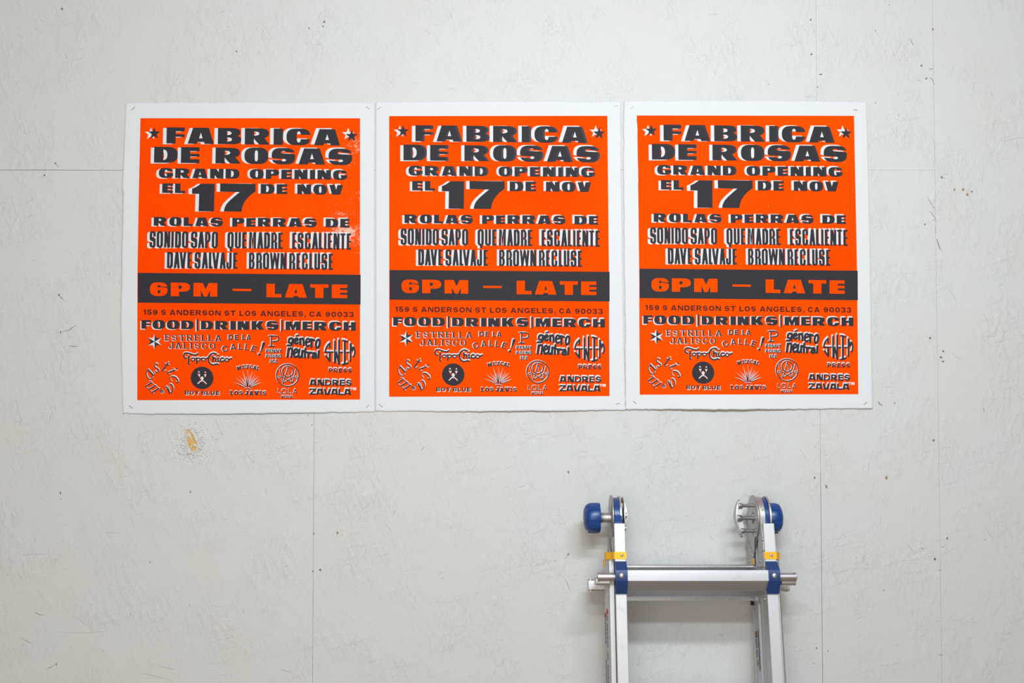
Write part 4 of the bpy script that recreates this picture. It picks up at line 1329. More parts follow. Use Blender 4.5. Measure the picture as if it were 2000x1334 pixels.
# ------------------------------------------------------------------ posters
LAB = ['leftmost of three orange posters, its ink worn pale along the right edge',
       'middle of three orange posters, its black title struck twice',
       'rightmost of three orange posters, above the ladder, bottom edge curling off the wall']
for i in range(3):
    c = wallpt((POST[i]['top'][0][0] + POST[i]['top'][-1][0]) / 2, 803, 0.0012)
    root = empty('poster', c)
    tag(root, LAB[i], 'poster', 'grand opening posters in a row on the wall')
    paper(i, root)
    orange_field(i, root)
    for ln, what in (('title', 'title lettering and stars'), ('opening_line', 'opening line'), ('date_line', 'date line'), ('music_heading', 'heading over the act names'), ('act_names', 'condensed act names'),
                     ('offer_line', 'wide line of three words'), ('sponsor_logo', 'rows of small sponsor logos')):
        a = plate(i, ln + '_shadow', 'w', .00026, M_WHITE, root, ln)
        b = plate(i, ln + '_ink', 'b', .00040, M_INK, root, ln)
        if a: tag(a, 'bare white paper shadow of the ' + what, kind='stuff')
        if b: tag(b, 'black ' + what, kind='stuff')
    tag(plate(i, 'ink_flecks', 'f', .00027, M_FLECK, root), kind='stuff')
    tag(plate(i, 'address_line', 'a', .00030, M_ADDR, root), 'dark brown address line', kind='stuff')
    tag(plate(i, 'hours_bar', 'b', .00040, M_INK, root, 'hours_bar'), 'black bar with orange hours left open')
    if i:
        m_g = M_GHOST if i == 1 else bpy.data.materials.get('black_ink_mid') or noisy('black_ink_mid', (0.028, 0.026, 0.032, 1), (0.042, 0.039, 0.046, 1), 900, 0.7, spec=0.22)
        tag(plate(i, 'title_lettering', 'G', .00038, m_g, root), 'thin black title lettering', kind='stuff')
        tag(plate(i, 'double_struck_ink', 'D', .00048, M_INK, root), 'darker black where the title was struck twice', kind='stuff')
    offset_parent(root)

# staples at the sheet corners
M_STAPLE = mat('staple_wire', (0.16, 0.15, 0.15, 1), 0.4, 0.6)
WHERE = {0: 'left poster', 1: 'middle poster', 2: 'right poster'}
CORN = ['top left', 'top right', 'bottom left', 'bottom right']
ST = [(0, 0, (257, 215), (263, 209)), (0, 1, (715, 208), (722, 213)), (0, 2, (252, 792), (259, 797.5)), (0, 3, (715, 796.5), (720.5, 790.5)),
      (1, 0, (736.5, 214), (743.5, 209.5)), (1, 1, (1200, 208.5), (1207.5, 205.5)), (1, 2, (740, 789.5), (747.5, 795)), (1, 3, (1203, 789.5), (1210, 787.5)),
      (2, 0, (1231.5, 212.5), (1238, 208)), (2, 1, (1667, 213.8), (1675, 215.3)), (2, 2, (1236.5, 783), (1242.5, 788.5)), (2, 3, (1687, 790), (1694, 785.5))]
for pi, ci, a, b in ST:
    A_, B_ = surf(pi, a[0], a[1], .0009), surf(pi, b[0], b[1], .0009)
    mid = (A_ + B_) / 2
    d = (B_ - A_).normalized()
    side = Vector((0, 1, 0)).cross(d) * .00035
    yv = Vector((0, .00035, 0))
    path = [A_ + Vector((0, .0016, 0)) - d * .0001, A_, B_, B_ + Vector((0, .0016, 0)) + d * .0001]
    V, Fc = [], []
    for p in path:
        for sx, sy in ((-1, -1), (1, -1), (1, 1), (-1, 1)): V.append(p + side * sx + (yv * sy if p in (A_, B_) else d * .00035 * sy) - mid)
    for s_ in range(3):
        for q_ in range(4): Fc.append((s_ * 4 + q_, s_ * 4 + (q_ + 1) % 4, s_ * 4 + 4 + (q_ + 1) % 4, s_ * 4 + 4 + q_))
    o = link('staple', V, Fc, M_STAPLE)
    o.location = mid
    tag(o, 'small wire staple in the %s corner of the %s' % (CORN[ci], WHERE[pi]), 'staple', 'staples holding the posters')

#LADDER-BEGIN
# ------------------------------------------------------------------ ladder
# folded multi-position ladder leaning on the wall; worked out in its own frame:
# x to the right, D behind the face of the front rails, z up along the rails
LEAN = math.radians(11.5)
LX, LY0, LZ0 = 0.4075, -0.210, 1.0905          # a point on its front plane
foot_y = LY0 - (LZ0 - 0.0) * math.tan(LEAN)
ladder = empty('folding_ladder', (LX, foot_y, 0.0))
ladder.rotation_euler = (-LEAN, 0, 0)
tag(ladder, 'folded silver aluminium multi-position ladder with blue hinge knobs and yellow clamps, leaning on the wall', 'ladder')
RM = Matrix.Rotation(-LEAN, 3, 'X')
O_ = Vector((LX, foot_y, 0.0))
NRM = RM @ Vector((0, 1, 0))


def lp(px, py, D=0.0):
    """ladder-frame x and z of a spot of the photograph that lies D behind the front plane"""
    d = RIGHT * (px - 1000) / F - UP * (py - 667) / F + FWD
    t = ((O_ + NRM * D) - CAMP).dot(NRM) / d.dot(NRM)
    q_ = RM.transposed() @ (CAMP + d * t - O_)
    return q_.x, q_.z


def metal(name, c, rough, scale=(1, 1, .03), amt=.12, metallic=1.0):
    m = mat(name, c, rough, metallic)
    T = NT(m)
    tc = T.n('ShaderNodeTexCoord')
    mp = T.n('ShaderNodeMapping')
    mp.inputs['Scale'].default_value = scale
    T.l(tc.outputs['Object'], mp.inputs[0])
    ns = T.n('ShaderNodeTexNoise', i_Scale=700.0, i_Detail=3.0)
    T.l(mp.outputs[0], ns.inputs['Vector'])
    n2 = T.n('ShaderNodeTexNoise', i_Scale=26.0, i_Detail=4.0, i_Roughness=.65)
    T.l(tc.outputs['Object'], n2.inputs['Vector'])
    r = T.math('ADD', rough - amt * .5, T.math('MULTIPLY', ns.outputs[0], amt))
    r = T.math('ADD', r, T.math('MULTIPLY', n2.outputs[0], amt))
    T.l(r, T.b.inputs['Roughness'])
    dk = tuple(x * .78 for x in c[:3]) + (1,)
    T.l(T.mix(T.maprange(n2.outputs[0], .62, .74, 0, .5), c, dk), T.b.inputs['Base Color'])
    return m


M_ALU = metal('brushed_aluminium', (0.62, 0.625, 0.64, 1), .52)
M_ALUX = metal('brushed_aluminium_cross', (0.52, 0.52, 0.535, 1), .50, (.03, 1, 1))
M_ALUR = metal('lit_aluminium', (0.86, 0.87, 0.90, 1), .24, (.03, 1, 1), .06)  # brighter, smoother copy; reflected light on the rear rung put into the colour
M_CAST = metal('cast_aluminium', (0.50, 0.485, 0.50, 1), .38, (1, 1, 1), .14)
M_STEEL = metal('steel_plate', (0.50, 0.49, 0.475, 1), .45, (1, 1, 1), .12)
M_BLUE = noisy('blue_plastic', (0.004, 0.045, 0.20, 1), (0.006, 0.052, 0.22, 1), 60, 0.34, spec=.5)
M_BLUED = noisy('blue_plastic_matt', (0.005, 0.036, 0.15, 1), (0.007, 0.043, 0.175, 1), 60, 0.45, spec=.5)
M_YEL = metal('yellow_anodised_strap', (0.92, 0.46, 0.01, 1), .42, (1, 1, 1), .1, .35)
M_BLACK = mat('matt_black', (0.02, 0.02, 0.02, 1), .8)
M_LAB = mat('label_film', (0.50, 0.49, 0.48, 1), .5)
M_RED = mat('label_red', (0.62, 0.09, 0.05, 1), .55)
M_TXT = mat('label_grey_print', (0.14, 0.14, 0.18, 1), .6)
M_BRN = mat('label_brown', (0.17, 0.06, 0.04, 1), .6)
M_GREEN = mat('green_paint_fleck', (0.36, 0.42, 0.10, 1), .7)

XA = -(.5866 - .2284) / 2      # left edge of the left inner rail
XB = -XA
RW = .0245                     # rail face width


def lbox(name, x0, x1, d0, d1, z0, z1, material, parent=None, bev=.0006):
    return box(name, x0, x1, d0, d1, z0, z1, material, parent or ladder, bev)


def extr_xy(name, pts, z0, z1, material, parent=None, cut=()):
    """profile in (x, D) drawn up the rail"""
    ops = [(1, pts)] + [(-1, c) for c in cut]
    return prism(ops, z0, z1, lambda a, b, t: Vector((a, b, t)), name, material, parent or ladder)


def extr_yz(name, ops, x0, x1, material, parent=None):
    return prism(ops, x0, x1, lambda a, b, t: Vector((t, a, b)), name, material, parent or ladder)


def cyl(name, p, q_, r, material, parent=None, seg=24, prof=None, smooth=True):
    """turned piece between p and q_; prof = [(fraction, radius factor)]"""
    p, q_ = Vector(p), Vector(q_)
    ax = (q_ - p).normalized()
    a = ax.orthogonal().normalized()
    b = ax.cross(a)
    prof = prof or [(0, 1), (1, 1)]
    bm = bmesh.new()
    rings = []
    for f, k_ in prof:
        rings.append([bm.verts.new(p + (q_ - p) * f + (a * math.cos(2 * math.pi * i / seg) + b * math.sin(2 * math.pi * i / seg)) * r * k_) for i in range(seg)])
    for u, v in zip(rings, rings[1:]):
        for i in range(seg): bm.faces.new((u[i], u[(i + 1) % seg], v[(i + 1) % seg], v[i]))
    bm.faces.new(rings[0]); bm.faces.new(rings[-1])
    return link_bm(name, bm, material, parent or ladder, smooth, 40)


def stroke_ops(pts, w): return stroke(pts, w)


def rivet(x, D, z, axis, r=.0034, h=.002, parent=None, material=None):
    n = Vector(axis)
    p = Vector((x, D, z))
    return cyl('rivet', p - n * .001, p + n * h, r, material or M_STEEL, parent, 14, [(0, 1), (.35, 1), (.6, .88), (.85, .6), (1, .2)])


ZTUBE = lp(1209, 1022.5, 0)[1]
ZCLAMP = (lp(1210, 1092, 0)[1], lp(1210, 1077.8, 0)[1])
ZHUB = lp(1209, 1011.2, .075)[1]
ZR = lp(1360, 1124.5, -.022)[1]
print('ZTUBE %.3f ZHUB %.3f ZR %.3f' % (ZTUBE, ZHUB, ZR), 'rail x at 1200', lp(1200.6, 1180, 0), lp(1204.6, 1250, 0), lp(1529, 1334, 0), XA, XB)
TOP_OUT = ZCLAMP[0] + .006
ZREAR = ZCLAMP[1] - lp(1177, 1092.5, .105)[1]      # the rear pair sits this much lower
print('ZREAR', ZREAR)
DB = .150                      # overall depth of the folded ladder
for sgn, xe in ((1, XA), (-1, XB)):
    # sgn = +1: left side (outside is -x); -1: right side
    X = lambda a: xe + sgn * a           # a measured inwards from the rail's outer edge
    for front in (True, False):
        Dd = (lambda d: d) if front else (lambda d: DB - d)
        zb = 0.0 if front else .031
        zsh = 0.0 if front else -ZREAR
        # inner rail: box section with a groove down its face edges
        pr = [(0, .0008), (.0008, 0), (RW - .0008, 0), (RW, .0008), (RW, .010), (RW - .002, .012), (RW - .002, .050), (RW, .052), (RW, .064), (0, .064), (0, .052), (.003, .050), (.003, .012), (0, .010)]
        extr_xy('inner_rail', [(X(a), Dd(b)) for a, b in pr], zb + .02, ZTUBE if front else ZTUBE - .004, M_ALU)
        # outer channel wrapped round it
        po = [(-.0145, .034), (-.010, .030), (.0000, .030), (.0000, .0325), (-.0085, .0325), (-.0120, .036), (-.0120, .070), (-.0085, .0725), (-.0015, .0725), (-.0015, .0745), (-.010, .0745), (-.0145, .071)]
        extr_xy('outer_rail', [(X(a), Dd(b)) for a, b in po], zb, TOP_OUT + zsh, M_ALU)
        # yellow strap tying the two together
        ps = [(RW + .0012, -.0014), (-.0012, -.0014), (-.004, .004), (-.006, .020), (-.0125, .0275), (-.0165, .031), (-.0165, .070), (-.0148, .070), (-.0148, .032), (-.011, .0295), (-.0045, .022), (-.0024, .006), (0, .0002), (RW + .0002, .0002), (RW + .0002, .008), (RW + .0012, .008)]
        st_ = extr_xy('clamp_strap', [(X(a), Dd(b)) for a, b in ps], ZCLAMP[0] + zsh, ZCLAMP[1] + zsh, M_YEL)
        tag(st_, 'yellow strap')
        rivet(X(RW * .62 if sgn > 0 else RW * .44), Dd(-.0012), (ZCLAMP[0] + ZCLAMP[1]) / 2 + .0005 + zsh, (0, -1 if front else 1, 0), .0038, .0018, st_)
        # foot
        lbox('rubber_foot', min(X(-.017), X(RW + .002)), max(X(-.017), X(RW + .002)), min(Dd(-.002), Dd(.077)), max(Dd(-.002), Dd(.077)), zb - .0, zb + .024, M_BLACK, None, .003)
    # blue bracket round the front rung end
    zA, zB_, zC, zD = lp(1210, 1096.4, 0)[1], lp(1210, 1113.2, -.024)[1], lp(1210, 1135.6, -.024)[1], lp(1210, 1160.0, -.004)[1]
    br = [(1, [(0.002, zA), (-.0015, zA), (-.024, zB_), (-.0245, zB_ - .001), (-.0245, zC + .001), (-.024, zC), (-.0045, zD), (.002, zD)])]
    x0_, x1_ = sorted((X(-.0008), X(RW + .0004)))
    bk = extr_yz('rung_bracket', br, x0_, x1_, M_BLUED)
    tag(bk, 'blue plastic bracket')
    rx_ = lp(1214 if sgn > 0 else 1512.8, 1124, -.0245)[0]
    rivet(rx_, -.0245, (zB_ + zC) / 2 + .0002, (0, -1, 0), .0062, .0028, bk)
    bk2 = extr_yz('rung_bracket', [(1, [(DB - .002, zA - .02), (DB + .010, zB_ - .02), (DB + .010, zC - .02), (DB - .002, zD - .02)])], x0_, x1_, M_BLUED)
    tag(bk2, 'blue plastic bracket')
    # locking pins standing out of the rails
    xo = lp(1167.0 if sgn > 0 else 1556.5, 1126.5, 0.0)[0]
    zp_ = lp(1185, 1126.7, 0.0)[1]
    cyl('locking_pin', (X(.001), 0.006, zp_), (xo, 0.006, zp_), .0088, M_CAST, None, 28, [(0, 1), (.86, 1), (.87, 1.10), (.97, 1.10), (1, .95)])
    # flat-sided catch behind the pin
    z2 = lp(1180, 1136.5, .045)[1]
    extr_yz('pin_catch', [(1, rr(.008, z2 - .0075, .075, z2 + .0095, .006, .0075, 'abcd'))], *sorted((X(-.012), lp(1163.5 if sgn > 0 else 1549.5, 1137, .03)[0])), M_CAST)
    z3 = lp(1165, 1143, .125)[1]
    x3 = lp(1149.5 if sgn > 0 else 1541, 1143, .11)[0]
    q3 = extr_yz('locking_pin', [(1, rr(.106, z3 - .0132, .144, z3 + .0132, .006, .006, 'abcd'))], *sorted((X(-.012), x3)), M_CAST)
    lbox('pin_collar', *sorted((x3 + sgn * .002, x3 + sgn * .0062)), .1045, .1455, z3 - .0145, z3 + .0145, M_CAST, None, .003)

# rungs every 12 inches; the top set is the one in view
zt = lp(1360, 1113.8, -.022)[1]
zf = lp(1360, 1135.4, -.022)[1]
zu = lp(1360, 1153.0, .004)[1]
xi0, xi1 = XA + RW, XB - RW
for n_ in range(4):
    dz = -.3048 * n_
    xs0, xs1 = xi0 - .002, xi1 + .002
    pf = [(-.022, zt + dz), (-.0222, zt - .001 + dz), (-.0222, zf + .001 + dz), (-.0215, zf + dz), (.004, zu + dz), (.018, zu + dz), (.040, zf - .004 + dz), (.040, zt - .001 + dz)]
    # ribbed tread
    for d_ in (.038, .032, .026, .020, .014, .008, .002, -.004, -.010, -.016):
        pf += [(d_, zt + dz), (d_ - .0024, zt + dz), (d_ - .0026, zt - .0016 + dz), (d_ - .0052, zt - .0016 + dz)]
    extr_yz('rung', [(1, pf)], xs0, xs1, M_ALUX)
    # bar of the outer front section, just below and behind
    zm0 = lp(1360, 1153.6, .030)[1] + dz
    zm1 = lp(1360, 1165.5, .030)[1] + dz
    extr_yz('rung', [(1, [(.0285, zm0 + .0012), (.0285, zm0), (.0300, zm0 - .0004), (.058, zm1 + .0005), (.066, zm1 + .003), (.066, zm0 + .006), (.060, zm0 + .012)])], xs0 - .004, xs1 + .004, M_ALUX)
    # rear rung: its tread shows over the front one, its rounded underside below
    zr0 = lp(1360, 1102.6, .086)[1] + dz
    zr1 = lp(1350, 1164.0, .095)[1] + dz
    zr2 = lp(1350, 1173.5, .100)[1] + dz
    extr_yz('rung', [(1, [(.086, zr0 - .003), (.088, zr0), (.130, zr0 + .001), (.150, zr0 - .006), (.158, zr0 - .020), (.158, zr1 + .012), (.150, zr2), (.108, zr2), (.0985, zr2), (.0975, zr2 + .0008), (.0985, zr1 - .0005), (.1010, zr1 + .002), (.104, zr1 + .02), (.096, zr0 - .012), (.086, zr0 - .006)])], xs0, xs1, M_ALUR)
    for xx in (xi0 + .0006, xi1 - .0006):
        pass
for px, py, D in ((1492.9, 1170, .030), (1471.9, 1184, .130)):
    x_, z_ = lp(px, py, D)
    rivet(xi1 + .001, D, z_, (-1, 0, 0), .0040, .003)
x_, z_ = lp(1224.5, 1169.5, .03)
rivet(xi0 - .001, .03, z_, (1, 0, 0), .0036, .003)
x_, z_ = lp(1465, 1178, .14)
cyl('rung_plug', (xi1 - .004, .142, z_), (xi1 + .004, .142, z_), .005, M_BLACK, None, 14)

# hinges
RD = .0505
for side in (0, 1):
    left = side == 0
    def hx(px, py=1011.2, D=.075): return lp(px, py, D)[0]
    s_ = 1 if left else -1
    x_o = hx(1196.5, 1011, .026) if left else XB - RW - .0050       # plate that shows its flat to the camera
    x_i = hx(1206.4, 975) if left else hx(1491.5, 975)                   # second plate
    # plate A: disc with a rear arm, and a separate front arm with a gap between them
    DH = .075
    zc_ = ZHUB
    zlo = ZCLAMP[0] + .004
    arm_r = [(DH + .012, zc_ - .03), (DH + .056, zc_ - .02), (DB - .004, zc_ - .045), (DB - .002, zlo - .02), (.092, zlo - .02), (.088, zc_ - .092)]
    discA = [(1, ell(DH, zc_, RD, RD, 48)), (1, arm_r), (1, [(DH - RD * .97, zc_ - .012), (DH - .02, zc_ - .05), (DH + .02, zc_ - .10), (.088, zc_ - .088), (DH + .05, zc_ - .02)])]
    holes = [(-1, ell(DH - .030, zc_ + .024, .0045, .0045, 14)), (-1, ell(DH - .026, zc_ - .028, .0045, .0045, 14)), (-1, ell(DH + .030, zc_ + .024, .0045, .0045, 14)), (-1, ell(DH + .004, zc_ - .036, .005, .005, 14))]
    xa0, xa1 = x_o, x_o + .0030
    pA = extr_yz('hinge_plate', discA + holes, xa0, xa1, M_STEEL)
    # pressed rim of the disc
    bm = bmesh.new()
    n_ = 44
    prof = [(RD + .0012, -.0016), (RD + .0016, .0005), (RD + .0008, .0026), (RD - .0014, .0012), (RD - .0014, -.0006)]
    rings = []
    for i in range(n_):
        a = math.pi * (-.30) + (math.pi * 1.40) * i / (n_ - 1) + math.pi * 0.0
        rings.append([bm.verts.new((x_o + .0015 + pz, DH - rr_ * math.cos(a), zc_ + rr_ * math.sin(a))) for rr_, pz in prof])
    for u, v in zip(rings, rings[1:]):
        for i in range(5): bm.faces.new((u[i], u[(i + 1) % 5], v[(i + 1) % 5], v[i]))
    link_bm('hinge_rim', bm, M_CAST, ladder, True)
    # front arm, bolted to the inner face of the front rail
    xf0, xf1 = sorted((x_o + s_ * .0032, x_o + s_ * .0062)) if left else (x_o + .0031, x_o + .0048)
    arm_f = [(1, [(.006, zc_ - .05), (.055, zc_ - .05), (.062, zc_ + .012), (.038, zc_ + .030), (.020, zc_ + .008)])] * (not left) + [(1, [(.004, zlo - .02), (.066, zlo - .02), (.066, zc_ - .098), (.058, zc_ - .088), (.046, zc_ - .052), (.016, zc_ - .030), (.004, zc_ - .05)])]
    extr_yz('hinge_arm', arm_f, xf0, xf1, M_STEEL)
    # thin black strip over the slot between the two arms
    extr_yz('hinge_slot_strip', stroke_ops([(.058, zc_ - .046), (.066, zc_ - .060), (.064, zc_ - .082)], .0045) if not left else stroke_ops([(.094, zc_ - .046), (.088, zc_ - .058), (.078, zc_ - .074)], .003), x_o - .0008, x_o - .0001, M_BLACK)
    if not left: extr_yz('arm_seam', stroke_ops([(.128, zc_ - .050), (.105, zc_ - .068), (.082, zc_ - .082)], .0016), x_o - .0005, x_o - .0001, M_GAP)
    # plate B behind, with its disc and arm
    xb0, xb1 = x_i, x_i + .0040
    extr_yz('hinge_plate', [(1, ell(DH, zc_, RD - .001, RD - .001, 48)), (1, [(.004, zlo - .02), (DB - .004, zlo - .02), (DB - .004, zc_ - .03), (DH + .04, zc_ - .02), (DH - .04, zc_ - .02), (.010, zc_ - .03)])], xb0, xb1, M_STEEL)
    # blue spacer between the plates
    g0, g1 = x_o + .0050, x_i - .0010
    if not left:
        g0 = x_i - .0105
        extr_yz('hinge_plate', [(1, ell(DH, zc_, RD - .0025, RD - .0025, 44))], x_o + .0034, g0 - .0002, M_STEEL)
    tag(extr_yz('hinge_spacer', [(1, ell(DH, zc_, RD - .0045, RD - .0045, 40))], g0, g1, M_BLUE), 'blue plastic spacer')
    # blue block plugging the top of the front tube
    xe = XA if left else XB
    a0, a1 = sorted((xe + s_ * .002, xe + s_ * (RW - .006)))
    zt1 = lp(1209, 1006.8, .010)[1]
    if left: tag(extr_yz('tube_plug', [(1, [(.002, ZTUBE - .01), (.002, ZTUBE + .004), (.010, zt1), (.05, zt1 + .004), (.055, ZTUBE - .01)])], a0, a1, M_BLUE), 'blue plastic plug')
    # third thin plate on the far side of the stack
    x_3 = hx(1216.8, 975) if left else hx(1487, 975)
    if left:
        extr_yz('hinge_plate', [(1, ell(DH, zc_, RD - .003, RD - .003, 40)), (1, [(DH - .03, zc_ - .03), (DH + .03, zc_ - .03), (DH + .03, zlo - .02), (DH - .03, zlo - .02)])], *sorted((x_3 - .003, x_3 - .001)), M_STEEL)
    # rivets
    if left:
        for D, py in ((.012, 1050.8), (.012, 1071.5), (.022, 1073), (.135, 1069), (.135, 1075.5)):
            rivet(x_o if D > .07 else x_o + .0032, D, lp(1197, py, D)[1], (-1, 0, 0), .0036, .0028)
        for D, py in ((.014, 1052.8), (.014, 1073)):
            rivet(XA + RW - .001, D, lp(1221, py, D)[1], (1, 0, 0), .0038, .0030)
    else:
        for px, py in ((1487.5, 1053.7), (1488.3, 1074), (1481.5, 1075.7), (1462.7, 1075), (1469.5, 1085.5), (1463.6, 1095), (1481.6, 1096.2)):
            best = min(((abs(lp(px, py, D / 1000)[0] - (x_o - .001)), D / 1000) for D in range(4, 150)), key=lambda t: t[0])[1]
            rivet((x_o + .0031) if best < .055 else x_o, best, lp(px, py, best)[1], (-1, 0, 0), .0036, .0028)
    if not left:
        tag(box('strap_tab', x_o - .0016, x_o - .0002, .083, .101, lp(1476, 1102.5, .09)[1], lp(1476, 1091, .09)[1], M_YEL, ladder), 'yellow strap end')
    # shaft and knob on the outer side
    if left:
        kx0, kx1 = hx(1139.5), hx(1171.5)
        kz = ZHUB
    else:
        kx0, kx1 = hx(1526.5), hx(1498.7)
        kz = ZHUB - .0005
    cyl('hinge_shaft', (x_o + s_ * .001, DH, kz), (kx1 - s_ * .006, DH, kz), .0113, M_STEEL, None, 28, [(0, 1), (.70, 1), (.72, .96), (1, .96)])
    # lobed knob: domed outer end, five flutes
    bm = bmesh.new()
    seg = 60
    KR = .0345
    L = kx1 - kx0
    rings = []
    for f, k_ in ((0.0, .30), (.02, .52), (.06, .66), (.14, .82), (.26, .93), (.42, .99), (.60, 1.0), (.92, 1.0), (1.0, .97), (1.0, .80), (.86, .76)):
        ring_ = []
        for i in range(seg):
            a = 2 * math.pi * i / seg
            fl = (max(0, math.cos(5 * a + .9)) ** 6) * .10 * (1 if .1 < f else .4)
            rad = KR * k_ * (1 - fl)
            ring_.append(bm.verts.new((kx0 + L * f, DH + rad * math.cos(a), kz + rad * math.sin(a))))
        rings.append(ring_)
    for u, v in zip(rings, rings[1:]):
        for i in range(seg): bm.faces.new((u[i], u[(i + 1) % seg], v[(i + 1) % seg], v[i]))
    bm.faces.new(rings[0]); bm.faces.new(rings[-1])
    kn = tag(link_bm('hinge_knob', bm, M_BLUE, ladder, True, 45), 'blue plastic knob')
    # scuffed grey disc let into its outer end
    cyl('knob_cap', (kx0 - s_ * .0010, DH, kz), (kx0 + s_ * .002, DH, kz), .0095, M_CAST, kn, 24, [(0, .7), (.3, 1), (1, 1)])
    # raised pad between two flutes
    for aa in (2.4, 3.65, 4.9):
        pv = []
        for a in (aa - .28, aa, aa + .28):
            for f in (.30, .90):
                for rk in (.985, 1.035): pv.append((kx0 + L * f, DH + KR * rk * math.cos(a), kz + KR * rk * math.sin(a)))
        bm = bmesh.new()
        vs = [bm.verts.new(p) for p in pv]
        idx_ = lambda ai, fi, ri: vs[ai * 4 + fi * 2 + ri]
        for ai in (0, 1):
            bm.faces.new((idx_(ai, 0, 1), idx_(ai, 1, 1), idx_(ai + 1, 1, 1), idx_(ai + 1, 0, 1)))
            bm.faces.new((idx_(ai, 0, 0), idx_(ai, 0, 1), idx_(ai + 1, 0, 1), idx_(ai + 1, 0, 0)))
            bm.faces.new((idx_(ai, 1, 0), idx_(ai, 1, 1), idx_(ai + 1, 1, 1), idx_(ai + 1, 1, 0)))
        for ai in (0, 2): bm.faces.new((idx_(ai, 0, 0), idx_(ai, 0, 1), idx_(ai, 1, 1), idx_(ai, 1, 0)))
        link_bm('knob_pad', bm, M_BLUE, kn)
    # bowed lock bar carrying three pins, on the inner side
    if left:
        bow = [(1216.8, 973.0), (1221.0, 985.0), (1224.6, 1000.0), (1225.4, 1014.0), (1223.8, 1030.0), (1220.6, 1048.0)]
        wdt = .0028
    else:
        bow = [(1444.4, 975.0), (1440.2, 985.0), (1437.4, 1000.0), (1437.6, 1014.0), (1442.0, 1032.0), (1449.2, 1049.4)]
        wdt = .0034
    ins, outs = [], []
    P_ = spline([lp(a, b, .060) for a, b in bow], False, 6)
    m_ = len(P_)
    bm = bmesh.new()
    cols = []
    for i, (bx_, bz_) in enumerate(P_):
        f = i / (m_ - 1)
        half = .004 + .009 * math.sin(math.pi * f) ** .7
        sec = []
        for dd, xx in ((-half, 0), (half, 0), (half, s_ * -wdt), (-half, s_ * -wdt)):
            sec.append(bm.verts.new((bx_ + xx, .072 + dd, bz_)))
        cols.append(sec)
    for u, v in zip(cols, cols[1:]):
        for i in range(4): bm.faces.new((u[i], u[(i + 1) % 4], v[(i + 1) % 4], v[i]))
    bm.faces.new(cols[0]); bm.faces.new(cols[-1])
    lb = link_bm('lock_bar', bm, M_CAST, ladder, False)
    tgt = [988.2, 1012.4, 1037.4] if not left else [982.0, 1007.5, 1032.0]
    for py in tgt:
        z_ = lp(1440 if not left else 1222, py, .072)[1]
        near = min(P_, key=lambda p: abs(p[1] - z_))
        xe_ = x_o + .001 if not left else x_3 - .001
        x0_ = near[0] - s_ * wdt
        if left:
            cyl('lock_pin', (x0_ + .001, .058, z_), (xe_, .058, z_), .0048, M_CAST, lb, 18, [(0, 1.25), (.5, 1.25), (.52, .95), (1, .95)])
        else:
            cyl('lock_pin', (x0_ - .001, .058, z_), (xe_, .058, z_), .0042 if py != 1012.4 else .0050, M_CAST, lb, 20, [(0, 1.45), (.22, 1.45), (.26, 1.2), (.30, 1), (.93, 1), (.97, .85), (1, .85)])
    # web joining the pins
    zA_, zB2 = lp(1450, tgt[0], .07)[1], lp(1450, tgt[-1], .07)[1]
    bm = bmesh.new()
    cols = []
    for (bx_, bz_) in P_:
        if bz_ > zA_ or bz_ < zB2: continue
        e0 = bx_ - s_ * wdt
        e1 = e0 - s_ * (.006 if left else .0) + (.011 if not left else 0)
        cols.append([bm.verts.new((x, d, bz_)) for x, d in ((e0, .062), (e1, .062), (e1, .067), (e0, .067))])
    for u, v in zip(cols, cols[1:]):
        for i in range(4): bm.faces.new((u[i], u[(i + 1) % 4], v[(i + 1) % 4], v[i]))
    bm.faces.new(cols[0]); bm.faces.new(cols[-1])
    link_bm('lock_web', bm, M_CAST, lb)
    if not left:
        for py in (1008.6,):
            x_, z_ = lp(1447.2, py, .054)
            cyl('pin_hole', (x_, .0508, z_), (x_, .054, z_), .0014, M_BLACK, lb, 10)
    # washer round the middle pin
    if not left:
        cyl('pin_washer', (x_o - .004, .075, ZHUB), (x_o, .075, ZHUB), .0135, M_CAST, None, 28, [(0, .9), (.3, 1), (1, 1)])
xg, zg = lp(1490, 997.4, .032)
blobp = [(.030 + .004 * math.cos(a) * k_, zg + .0042 * math.sin(a) * k_) for a, k_ in [(2 * math.pi * i / 9, (1.2, .8, 1.1, .7, 1.25, .9, 1.0, .75, 1.1)[i]) for i in range(9)]]
x_s = lp(1484.5, 980, .03)[0]
extr_xy('paint_fleck', [(xg - .003, .0288), (xg + .0035, .0288), (xg + .0035, .0296), (xg - .003, .0296)], zg - .004, zg + .0035, M_GREEN)


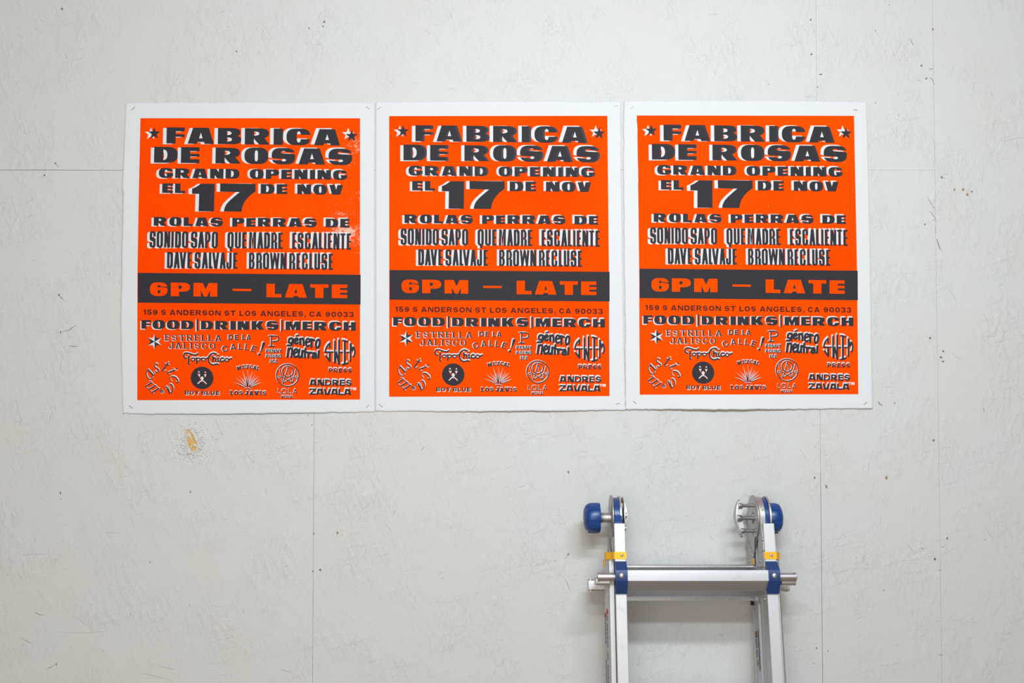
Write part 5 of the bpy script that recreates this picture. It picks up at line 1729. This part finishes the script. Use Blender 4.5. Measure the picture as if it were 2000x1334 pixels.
# printed labels on the rails
def label(xw, D0, D1, zt_, zb_, face, parts_, film=True):
    """flat label on a face x = xw looking towards `face` (-1 left, +1 right); parts_: (top, bottom, D from, D to, material, name)"""
    eps = .0003 * face
    root = lbox('rail_label', *sorted((xw, xw + eps)), D0, D1, zb_, zt_, M_LAB, None, 0)
    tag(root, 'narrow printed warning label')
    for a, b, d0, d1, m_, nm in parts_:
        za, zb2 = zt_ + (zb_ - zt_) * a, zt_ + (zb_ - zt_) * b
        lbox(nm, *sorted((xw, xw + eps * 2)), D0 + (D1 - D0) * d0, D0 + (D1 - D0) * d1, zb2, za, m_, root, 0)


ft, fb = lp(1189, 1189, .045)[1], lp(1189, 1345, .045)[1]
rt_, rb_ = lp(1180, 1197, .105)[1], lp(1180, 1345, .105)[1]
rg = random.Random(3)


def bars(a, b, n, ga, m_=M_TXT):
    out = []
    stp = (b - a) / n
    for i in range(n):
        out.append((a + i * stp, a + (i + 1) * stp * 1.0 - (stp * ga if n > 1 else 0) + (0 if True else 0), .12 + rg.uniform(0, .1), .88 - rg.uniform(0, .12), m_, 'label_print'))
    return [(p[0], a + (i + 1 - ga) * stp) + p[2:] for i, p in enumerate(out)]


label(XA - .0146, .035, .070, ft, fb, -1, [(0.0, .085, 0, 1, M_RED, 'label_symbol'), (.02, .065, .3, .7, M_LAB, 'label_symbol')] + bars(.09, .16, 1, 0) + bars(.19, .50, 6, .16) + bars(.56, .66, 2, .2) + bars(.71, .99, 6, .18))
label(XA - .0146, .081, .115, rt_, rb_, -1, [(0.0, .075, 0, 1, M_RED, 'label_symbol'), (.02, .055, .3, .7, M_LAB, 'label_symbol')] + bars(.08, .42, 8, .16) + bars(.62, .99, 8, .14))
xr_ = xi1 + .0016
za_, zb_l = lp(1477, 1230, .118)[1], lp(1480, 1310, .118)[1]
label(xr_ - .0018, .107, .134, za_, zb_l, -1, [(.04, .20, .1, .85, M_BRN, 'label_symbol')] + bars(.23, .46, 6, .25) + bars(.50, .68, 5, .4) + [(.72, .82, .38, .56, M_BRN, 'label_arrow')])
zz = zb_l + (za_ - zb_l) * .10
prism([(1, [(.111, za_ + (zb_l - za_) * .80), (.126, za_ + (zb_l - za_) * .80), (.1185, za_ + (zb_l - za_) * .90)])], 0, 1, lambda a, b, t: Vector((xr_ - .0018 - .0007 + .0003 * t, a, b)), 'label_arrow', M_BRN, ladder)
#LADDER-END
